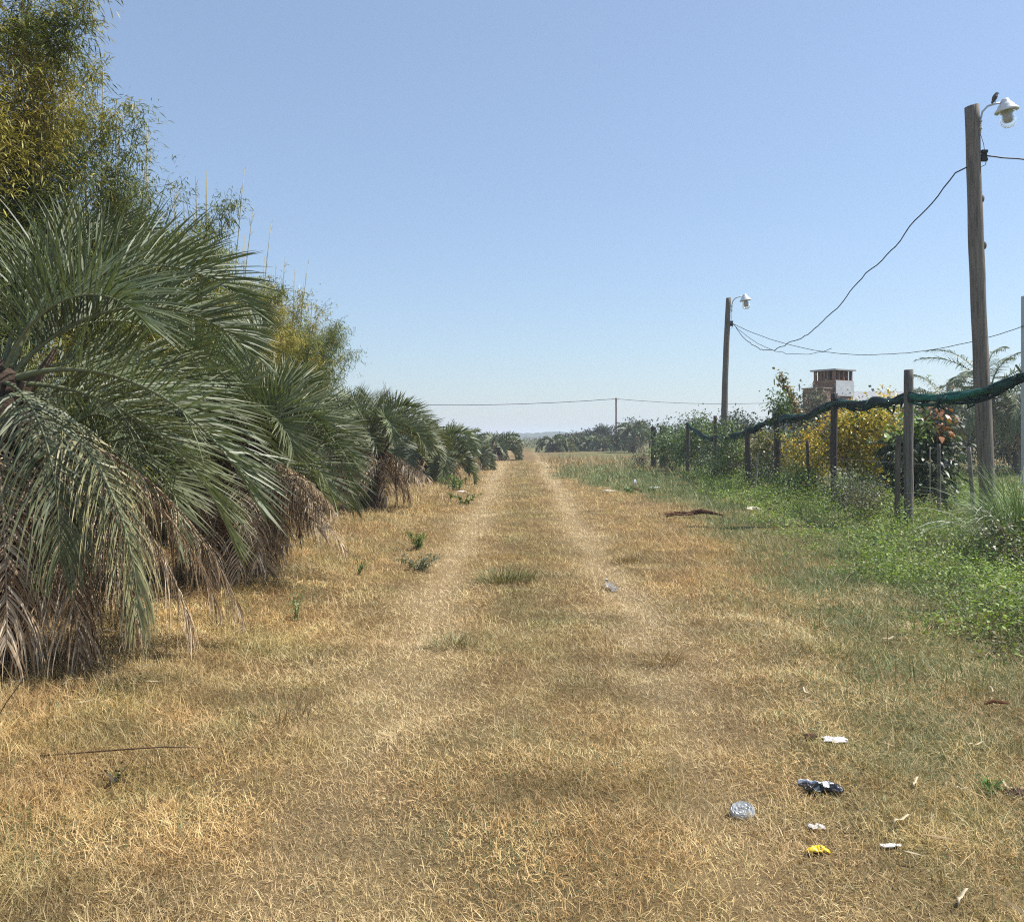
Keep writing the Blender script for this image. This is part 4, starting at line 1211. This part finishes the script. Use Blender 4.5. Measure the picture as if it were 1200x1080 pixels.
def standing_straw():
    """loose standing dry stems along the left margin and in the far field"""
    n = 15000
    y = 3 + R.uniform(0, 1, n) ** 1.5 * 60; x = np.where(R.uniform(0, 1, n) < .5, R.uniform(-4.2, -1.2, n), R.uniform(-2, 9, n))
    keep = ((x < -1.5 - .2 * R.normal(0, 1, n)) & (R.uniform(0, 1, n) < .5)) | ((y > 38) & (x > 1.8))
    x = x[keep]; y = y[keep]; n = len(x)
    V, F, c = blades(x, y, R.uniform(.08, .26, n) * (1 + y / 40), np.abs(R.normal(.3, .3, n)), R.uniform(0, 6.3, n), R.uniform(.0008, .0016, n) * np.maximum(1, y / 6), pick([[.42, .30, .13], [.34, .22, .09], [.50, .38, .2], [.22, .14, .06]], n), K=4)
    o = mesh_np('standing_straw', V, F, c, M_grass)
    tag(o, 'thin standing dry stems along the palm side of the track', 'grass', kind='stuff')


standing_straw()


def leaf_litter():
    """shed palm leaflets and dry bamboo leaves strewn about"""
    n = 1900
    y = 3 + R.uniform(0, 1, n) ** 1.6 * 26
    x = np.where(R.uniform(0, 1, n) < .72, R.uniform(-5.5, -2.0, n), R.uniform(1.2, 4.6, n))
    k = (x < 0) | (R.uniform(0, 1, n) < .28)
    x = x[k]; y = y[k]; n = len(x)
    z = height(x, y) + R.uniform(.02, .05, n)
    a = R.uniform(0, 6.3, n)
    d = np.stack([np.cos(a), np.sin(a), R.normal(0, .12, n)], -1)
    V, F, c = leaf_cloud(np.stack([x, y, z], -1), d, R.uniform(.05, .18, n), R.uniform(.003, .006, n), pick([[.48, .38, .24], [.40, .29, .17], [.28, .19, .10], [.50, .41, .27]], n), K=4, droop=.05)
    o = mesh_np('leaf_litter', V, F, c, M_deadleaf)
    tag(o, 'dry shed leaves strewn over the grass under the palms and on the verge', 'leaf litter', kind='stuff')


leaf_litter()


# tall arching grass at the right edge
def tall_grass():
    n = 750; cx, cy = 6.6, 11.9
    a = R.uniform(0, 2 * np.pi, n); rr = .32 * np.sqrt(R.uniform(0, 1, n))
    X = cx + rr * np.cos(a); Y = cy + rr * np.sin(a)
    V, F, c = blades(X, Y, R.uniform(.7, 1.5, n), np.abs(R.normal(.16, .13, n)), a + R.normal(0, .5, n), R.uniform(.003, .0055, n),
                     pick([[.17, .25, .08], [.13, .21, .06], [.24, .29, .13], [.10, .17, .05]], n), curl=R.uniform(.3, 1.9, n), K=8)
    V = V.copy(); V[:, 0] -= cx; V[:, 1] -= cy
    o = mesh_np('tall_grass_clump', V, F, c, M_grass); o.location = (cx, cy, 0)
    tag(o, 'tall clump of arching green grass in front of the near lamp pole', 'grass clump')
    n = 46; X = R.normal(6.35, .12, n); Y = R.normal(11.9, .2, n)
    V, F, c = blades(X, Y, R.uniform(1.0, 1.55, n), np.abs(R.normal(.25, .12, n)), np.pi + R.normal(0, .5, n), R.uniform(.003, .006, n), pick([[.50, .50, .40], [.42, .44, .32]], n, .15), curl=R.uniform(1.1, 2.1, n), K=9)
    V = V.copy(); V[:, 0] -= 6.35; V[:, 1] -= 11.9
    o = mesh_np('tall_grass_clump', V, F, c, M_grass); o.location = (6.35, 11.9, 0)
    tag(o, 'bleached arching blades bending left out of the tall grass clump', 'grass clump')


tall_grass()
shrub('weedy_bush', (5.75, 10.6, 0), (.45, .45, .50), 'brown stemmed weed bush below the tall grass clump', 'bush', [[.12, .13, .06], [.18, .17, .09], [.10, .14, .05]], 1600, (.045, .012), 24, SHG, spread=.11)


# weeds standing in the dry grass
def weed_plant(px, py, h, label, n=90, pal=None, spread=.12, leaf=(.04, .006), nst=6):
    y = 1.5 * F_PX / (py - HOR); x = (px - 600) / F_PX * y
    r = thing('weed_plant', (x, y, gz(x, y)), label, 'weed', 'green weeds standing in the dry grass')
    b = MB(); ps = []
    for i in range(nst):
        a = R.uniform(0, 6.3); e = np.array([math.cos(a) * spread * R.uniform(.3, 1.4), math.sin(a) * spread, h * R.uniform(.6, 1)])
        P = np.array([[0, 0, -.02], e * [.4, .4, .55], e]); b.tube(P, [.003, .0025, .0012], 4, (.14, .15, .06))
        for f in R.uniform(.15, 1, n // nst): ps.append(np.array([np.interp(f, [0, .5, 1], P[:, d]) for d in range(3)]))
    b.build('stem', M_bark, r)
    p = np.array(ps) + R.normal(0, .012, (len(ps), 3)); m = len(p)
    V, F, c = leaf_cloud(p, rnd_dirs(m, .4), leaf[0] * R.uniform(.5, 1.3, m), leaf[1] * R.uniform(.6, 1.2, m), pick(pal or GR1, m))
    mesh_np('foliage', V, F, c, M_weed, r)


weed_plant(348, 725, .26, 'pale green weed at the foot of the palm skirts', pal=[[.20, .24, .08], [.26, .29, .12], [.13, .18, .06]])
weed_plant(490, 642, .30, 'dark green spreading weed on the left verge, ahead of the round headed palm', n=420, spread=.24, leaf=(.045, .007), nst=14)
weed_plant(492, 668, .20, 'lower green weed just in front of the dark spreading one', n=380, spread=.26, leaf=(.045, .007), nst=14, pal=GRY)
weed_plant(420, 672, .22, 'dark weed under the drooping frond of the fan topped palm', n=80)
weed_plant(535, 575, .45, 'bushy green weed at the foot of the low bright palm', n=260, spread=.5, leaf=(.10, .028), nst=9)
weed_plant(545, 590, .3, 'thin green weed in front of the bushy one by the low palm', n=120, spread=.4, leaf=(.08, .022), nst=7)
weed_plant(1160, 915, .09, 'small fresh green weed on the near right verge', n=70, spread=.06, leaf=(.035, .006), pal=[[.14, .27, .06], [.11, .21, .05]])
weed_plant(135, 918, .11, 'dark seed headed weed beside the dry twig', n=40, spread=.05, leaf=(.018, .007), pal=[[.06, .045, .035], [.09, .07, .05]])
weed_plant(742, 578, .25, 'green weed with a pale seed head far along the right verge', n=120, spread=.5, leaf=(.1, .03))


# ------------------------------------------------------------------ litter
def gpt(px, py):
    y = 1.5 * F_PX / (py - HOR); x = (px - 600) / F_PX * y
    return x, y, gz(x, y)


def crumple(name, px, py, sx, sy, h, label, cat, mat, colf, seed, group='litter dropped on the verge', n=18, lift=.03, rz=0.0):
    """crumpled sheet: pinched, folded, resting on the grass"""
    u, v = np.meshgrid(np.linspace(-1, 1, n), np.linspace(-1, 1, n))
    rad = 1 + .28 * (vnoise(np.arctan2(v, u) * 2 + 9, u * 0 + seed, seed) - .5) * 2
    X = u * sx * rad + (fbm(u * 2 + seed, v * 2, seed) - .5) * sx * .5; Y = v * sy * rad + (fbm(u * 2, v * 2 + seed, seed + 3) - .5) * sy * .5
    ridge = 1 - np.abs(2 * fbm(u * 1.6 + seed * 3.1, v * 1.6, seed + 5) - 1) * 1.6
    Z = lift + h * np.clip(ridge, 0, 1) * (1 - .55 * np.maximum(np.abs(u), np.abs(v)) ** 3) + (fbm(u * 5, v * 5, seed + 8) - .5) * h * .35
    i = (np.arange(n - 1)[:, None] * n + np.arange(n - 1)[None]).reshape(-1)
    F = np.stack([i, i + 1, i + n + 1, i + n], -1)
    o = mesh_np(name, np.stack([X, Y, Z], -1), F, colf(u, v).reshape(-1, 3), mat, smooth=False)
    s = o.modifiers.new('thick', 'SOLIDIFY'); s.thickness = .0015
    o.location = gpt(px, py); o.rotation_euler = (0, 0, rz)
    return tag(o, label, cat, group)


flat = lambda c: (lambda u, v: np.broadcast_to(np.array(c, float), u.shape + (3,)).copy())


def bag_col(u, v):
    c = np.broadcast_to(np.array([.017, .018, .021]), u.shape + (3,)).copy()
    c[(u > -.05) & (u < .33) & (v > -.35) & (v < .6)] = (.80, .80, .78)
    c[(v > .74) & (u < .4)] = (.55, .57, .60)
    c[(u > -.5) & (u < -.2) & (v < -.4)] = (.30, .33, .34)
    return c


crumple('plastic_bag', 965, 922, .084, .052, .042, 'crumpled shiny black bag with a white panel', 'bag', M_plastic, bag_col, 4, n=34, lift=.006, rz=-.15)
crumple('paper_scrap', 978, 868, .050, .034, .014, 'folded white paper scrap above the black bag', 'paper', M_paper, flat((.74, .72, .70)), 2, lift=.006)
crumple('snack_wrapper', 957, 985, .038, .026, .026, 'small bright yellow crumpled wrapper', 'wrapper', M_plastic, flat((.72, .52, .02)), 3, lift=.006)
crumple('paper_scrap', 957, 960, .028, .022, .014, 'tiny white torn scrap between the black bag and the yellow wrapper', 'paper', M_paper, flat((.66, .64, .60)), 6, lift=.006)
crumple('paper_scrap', 1044, 986, .034, .014, .010, 'thin white sliver of paper beside a dry leaf', 'paper', M_paper, flat((.7, .68, .64)), 7, lift=.006)
crumple('cloth_rag', 950, 866, .030, .024, .014, 'small dark brown rag left of the folded white paper', 'rag', M_paper, flat((.07, .035, .025)), 8, lift=.01)
crumple('cloth_rag', 1192, 916, .055, .035, .03, 'dark maroon rag at the right border of the verge', 'rag', M_paper, flat((.055, .02, .025)), 9, lift=.01)
crumple('paper_scrap', 713, 576, .17, .05, .05, 'pale scrap far along the right wheel track edge', 'paper', M_paper, flat((.62, .52, .40)), 12, lift=.03)
crumple('paper_scrap', 767, 573, .16, .08, .02, 'greenish white flat scrap on the far green verge', 'paper', M_paper, flat((.6, .64, .6)), 13, lift=.06)
crumple('paper_scrap', 882, 602, .13, .07, .08, 'cream scrap at the edge of the bright weeds', 'paper', M_paper, flat((.70, .60, .44)), 14, lift=.06)
crumple('plastic_scrap', 744, 569, .05, .05, .20, 'white upright scrap of plastic sticking out of the far verge', 'plastic', M_plastic, flat((.75, .75, .75)), 15, lift=.03)
crumple('paper_scrap', 541, 578, .12, .06, .04, 'white speck of paper by the left wheel track far away', 'paper', M_paper, flat((.8, .74, .68)), 16, lift=.04)

# clear ribbed plastic lid lying in the grass
x, y, z = gpt(870, 938)
r = thing('plastic_disc', (x, y, z + .03), 'clear round ribbed plastic lid lying in the dry grass', 'lid', 'litter dropped on the verge')
r.rotation_euler = (RAD(24), RAD(-6), 0); r.scale = (.9, .8, .9)
prof = [(.052, -.012), (.054, .0), (.050, .004), (.046, .002), (.042, .006), (.036, .003), (.030, .006), (.022, .003), (.012, .006), (.001, .004)]
V = []; F = []; n = 44
for (q, zz) in prof:
    for j in range(n):
        a = 2 * math.pi * j / n; k = 1 + (.022 if j % 2 else -.01); V.append((q * k * math.cos(a), q * k * math.sin(a), zz + .002 * math.sin(7 * a + q * 200)))
for i in range(len(prof) - 1):
    for j in range(n): F.append((i * n + j, i * n + (j + 1) % n, (i + 1) * n + (j + 1) % n, (i + 1) * n + j))
m_lid = attr_mat('milky_plastic', rough=.22, spec=.7, trans=.35)
o = MB().add(np.array(V), F, (.50, .52, .52)).build('dish', m_lid, r)
MB().lathe([(.0545, -.014), (.057, -.012), (.0565, -.006), (.055, -.004)], 40, c=(.70, .74, .76)).build('rim', m_lid, r, True)

# crushed clear bottle in the grass
x, y, z = gpt(721, 690)
r = thing('plastic_bottle', (x, y, z + .04), 'crushed clear plastic bottle catching the light on the track', 'bottle', 'litter dropped on the verge')
r.rotation_euler = (RAD(-80), 0, RAD(14)); r.scale = (.8, .8, .8)
V = []; F = []; n = 16
prof = [(.005, 0), (.05, .004), (.058, .03), (.050, .06), (.058, .09), (.048, .13), (.057, .17), (.056, .21), (.040, .25), (.018, .28), (.016, .31)]
for k_, (q, zz) in enumerate(prof):
    for j in range(n):
        a = 2 * math.pi * j / n; V.append((q * (1 + .18 * math.sin(3 * a + k_)) * math.cos(a), q * .75 * (1 + .22 * math.sin(2 * a + k_ * 1.7)) * math.sin(a), zz))
for i in range(len(prof) - 1):
    for j in range(n): F.append((i * n + j, i * n + (j + 1) % n, (i + 1) * n + (j + 1) % n, (i + 1) * n + j))
MB().add(np.array(V), F, (.80, .83, .86)).build('body', M_clear, r)
MB().lathe([(.0, .335), (.017, .333), (.018, .305), (.0165, .303)], 14, c=(.72, .74, .78)).build('cap', M_plastic, r)

# red brown fallen palm spathe on the verge
x, y, z = gpt(808, 609)
r = thing('fallen_branch', (x, y, z), 'red brown dead palm sheath lying across the far verge', 'dead branch')
b = MB(); P = [(-.42, 0, .03), (-.25, .03, .09), (-.05, .0, .08), (.1, .02, .11), (.22, .0, .13), (.42, .0, .10), (.62, .03, .05)]
b.tube(P, [.015, .04, .032, .045, .048, .03, .01], 9, (.085, .045, .027)); b.build('sheath', M_bark, r)
b = MB()
for i in range(16):
    s = np.array([R.uniform(-.4, .1), R.normal(0, .04), .08]); e = s + np.array([R.normal(-.1, .1), R.normal(-.05, .1), R.uniform(-.05, .06)]); b.tube([s, e], [.012, .004], 4, (.15, .085, .05))
b.build('shred', M_bark, r)
x, y, z = gpt(742, 574)
b = MB(); b.tube([(-.2, 0, .03), (-.05, .02, .10), (.08, 0, .07), (.2, .03, .02)], [.02, .05, .045, .015], 7, (.10, .06, .035))
o = b.build('fallen_branch', M_bark); o.location = (x, y, z); tag(o, 'short dark piece of dead wood under the far white scrap', 'dead branch')
x, y, z = gpt(1168, 817)
b = MB(); b.tube([(-.07, 0, .03), (-.02, .005, .045), (.03, 0, .04), (.08, .015, .03)], [.006, .010, .011, .004], 6, (.13, .06, .03))
o = b.build('fallen_branch', M_bark); o.location = (x, y, z); tag(o, 'stub of brown bark near the bright weeds', 'dead branch')

# long dry twig across the near left grass
x, y, z = gpt(140, 893)
b = MB(); b.tube([(-.36, -.03, .035), (-.15, -.01, .045), (.02, .0, .055), (.2, .02, .06), (.37, .035, .05)], [.003, .004, .004, .003, .002], 5, (.12, .07, .045))
o = b.build('dry_twig', M_bark, None, True); o.location = (x, y, z); tag(o, 'long thin brown twig lying across the near left grass', 'twig')
x, y, z = gpt(12, 860)
b = MB(); b.tube([(-.10, 0, -.02), (-.02, 0, .12), (.05, .01, .22), (.09, .01, .29)], [.003, .003, .0025, .001], 5, (.16, .10, .06))
o = b.build('dry_twig', M_bark, None, True); o.location = (x, y, z); tag(o, 'slanting dry stem standing at the left border below the nearest palm', 'twig')

# large dry leaves lying on the near verge
LEAF_G = 'curled dry leaves on the near right verge'
for (px, py, ln, a, lab) in [(1060, 966, .13, .5, 'curled pale leaf just right of the yellow wrapper'), (1088, 958, .08, .4, 'short pale leaf beside the curled one'), (1075, 912, .11, .9, 'split pale leaf pair in mid verge'),
                             (1145, 862, .13, .3, 'long thin pale leaf below the stub of bark'), (1133, 1052, .13, .75, 'straight pale leaf nearest the lower right corner'), (1180, 908, .11, 1.6, 'broad cream leaf touching the maroon rag'),
                             (1185, 922, .07, -.2, 'small cream leaf below the broad cream one'), (1158, 800, .12, 1.4, 'upright pale leaf by the stub of bark'), (945, 812, .12, 1.5, 'pale leaf upright above the brown rag'),
                             (1042, 745, .16, .5, 'pale leaf at the edge of the bright weeds'), (1168, 1034, .08, -.2, 'small flat pale leaf above the straight one'), (1128, 913, .07, .0, 'thin pale sliver of leaf by the fresh green weed')]:
    x, y, z = gpt(px, py)
    K = 9; t = np.linspace(0, 1, K); ca, sa = math.cos(a), math.sin(a)
    cv = random.uniform(-.25, .25)
    u_ = (t - .5) * ln; w_ = cv * ln * (4 * t * (1 - t))
    P = np.stack([u_ * ca - w_ * sa, u_ * sa + w_ * ca, .012 + .018 * np.sin(t * 3.1) + .01 * np.sin(t * 9 + a)], -1)[None]
    V, F = ribbons(P, np.array([[-sa, ca, random.uniform(-.5, .5)]]), (.002 + .042 * ln) * np.interp(t, [0, .25, .6, 1], [.35, 1, .8, .08])[None])
    c = np.tile(np.array([.66, .55, .37]) * random.uniform(.8, 1.05), (len(V), 1))
    o = mesh_np('dry_leaf', V, F, c, M_deadleaf); o.location = (x, y, z + .008)
    s = o.modifiers.new('thick', 'SOLIDIFY'); s.thickness = .001
    tag(o, lab, 'leaf', LEAF_G)


# ------------------------------------------------------------------ air, sky, sun, camera
def haze():
    m, nt, out = new_mat('haze')
    v = N(nt, 'ShaderNodeVolumePrincipled'); v.inputs['Color'].default_value = (.80, .88, 1, 1); v.inputs['Density'].default_value = HAZE
    v.inputs['Anisotropy'].default_value = .25
    nt.links.new(v.outputs[0], out.inputs['Volume'])
    o = MB().box((-2700, -260, -1.6), (2700, 4400, 17.5)).build('haze', m)
    tag(o, 'pale dusty air over the field', 'haze', kind='stuff')


HAZE = 0.0009
haze()

SUN_EL, SUN_AZ = 54.0, 78.0          # azimuth clockwise from the view direction (+Y)
w = bpy.data.worlds.new('World'); scene.world = w; w.use_nodes = True
nt = w.node_tree; nt.nodes.clear()
sky = nt.nodes.new('ShaderNodeTexSky'); sky.sky_type = 'NISHITA'; sky.sun_disc = False
sky.sun_elevation = RAD(SUN_EL); sky.sun_rotation = RAD(SUN_AZ)
sky.air_density = 1.1; sky.dust_density = .7; sky.ozone_density = 4.0; sky.altitude = 60
bg = nt.nodes.new('ShaderNodeBackground'); bg.inputs['Strength'].default_value = .110
wo = nt.nodes.new('ShaderNodeOutputWorld')
tn = nt.nodes.new('ShaderNodeMix'); tn.data_type = 'RGBA'; tn.blend_type = 'MULTIPLY'; tn.inputs[0].default_value = 1; tn.inputs[7].default_value = (.95, .985, 1.02, 1)
nt.links.new(sky.outputs[0], tn.inputs[6]); vl = nt.nodes.new('ShaderNodeMix'); vl.data_type = 'RGBA'; vl.inputs[0].default_value = .35; vl.inputs[7].default_value = (3.0, 3.7, 4.75, 1)
nt.links.new(tn.outputs[2], vl.inputs[6]); nt.links.new(vl.outputs[2], bg.inputs['Color']); nt.links.new(bg.outputs[0], wo.inputs['Surface'])

sd = bpy.data.lights.new('sun', 'SUN'); sd.energy = 5.0; sd.angle = RAD(.55); sd.color = (1.0, .96, .90)
so = bpy.data.objects.new('sun', sd); COL.objects.link(so)
dirv = Vector((math.sin(RAD(SUN_AZ)) * math.cos(RAD(SUN_EL)), math.cos(RAD(SUN_AZ)) * math.cos(RAD(SUN_EL)), math.sin(RAD(SUN_EL))))
so.rotation_euler = dirv.to_track_quat('Z', 'Y').to_euler(); so.location = (20, 0, 30)

cd = bpy.data.cameras.new('camera'); cam = bpy.data.objects.new('camera', cd); COL.objects.link(cam)
cam.location = (0, 0, CAM_H); cam.rotation_euler = (RAD(90), 0, 0)
cd.sensor_fit = 'HORIZONTAL'; cd.sensor_width = 36; cd.lens = 36 * F_PX / 1200.0
cd.shift_y = -(540 - HOR) / 1200.0
cd.clip_start = .05; cd.clip_end = 8000
scene.camera = cam

scene.view_settings.view_transform = 'Standard'; scene.view_settings.look = 'None'
scene.view_settings.exposure = 0.54; scene.view_settings.gamma = 1
c = scene.cycles
c.max_bounces = 8; c.diffuse_bounces = 3; c.glossy_bounces = 2; c.transmission_bounces = 6; c.volume_bounces = 1; c.transparent_max_bounces = 12
c.caustics_reflective = False; c.caustics_refractive = False; c.sample_clamp_indirect = 6.0
scene.render.film_transparent = False
c.use_denoising = False; c.pixel_filter_type = 'BLACKMAN_HARRIS'; c.filter_width = 1.15
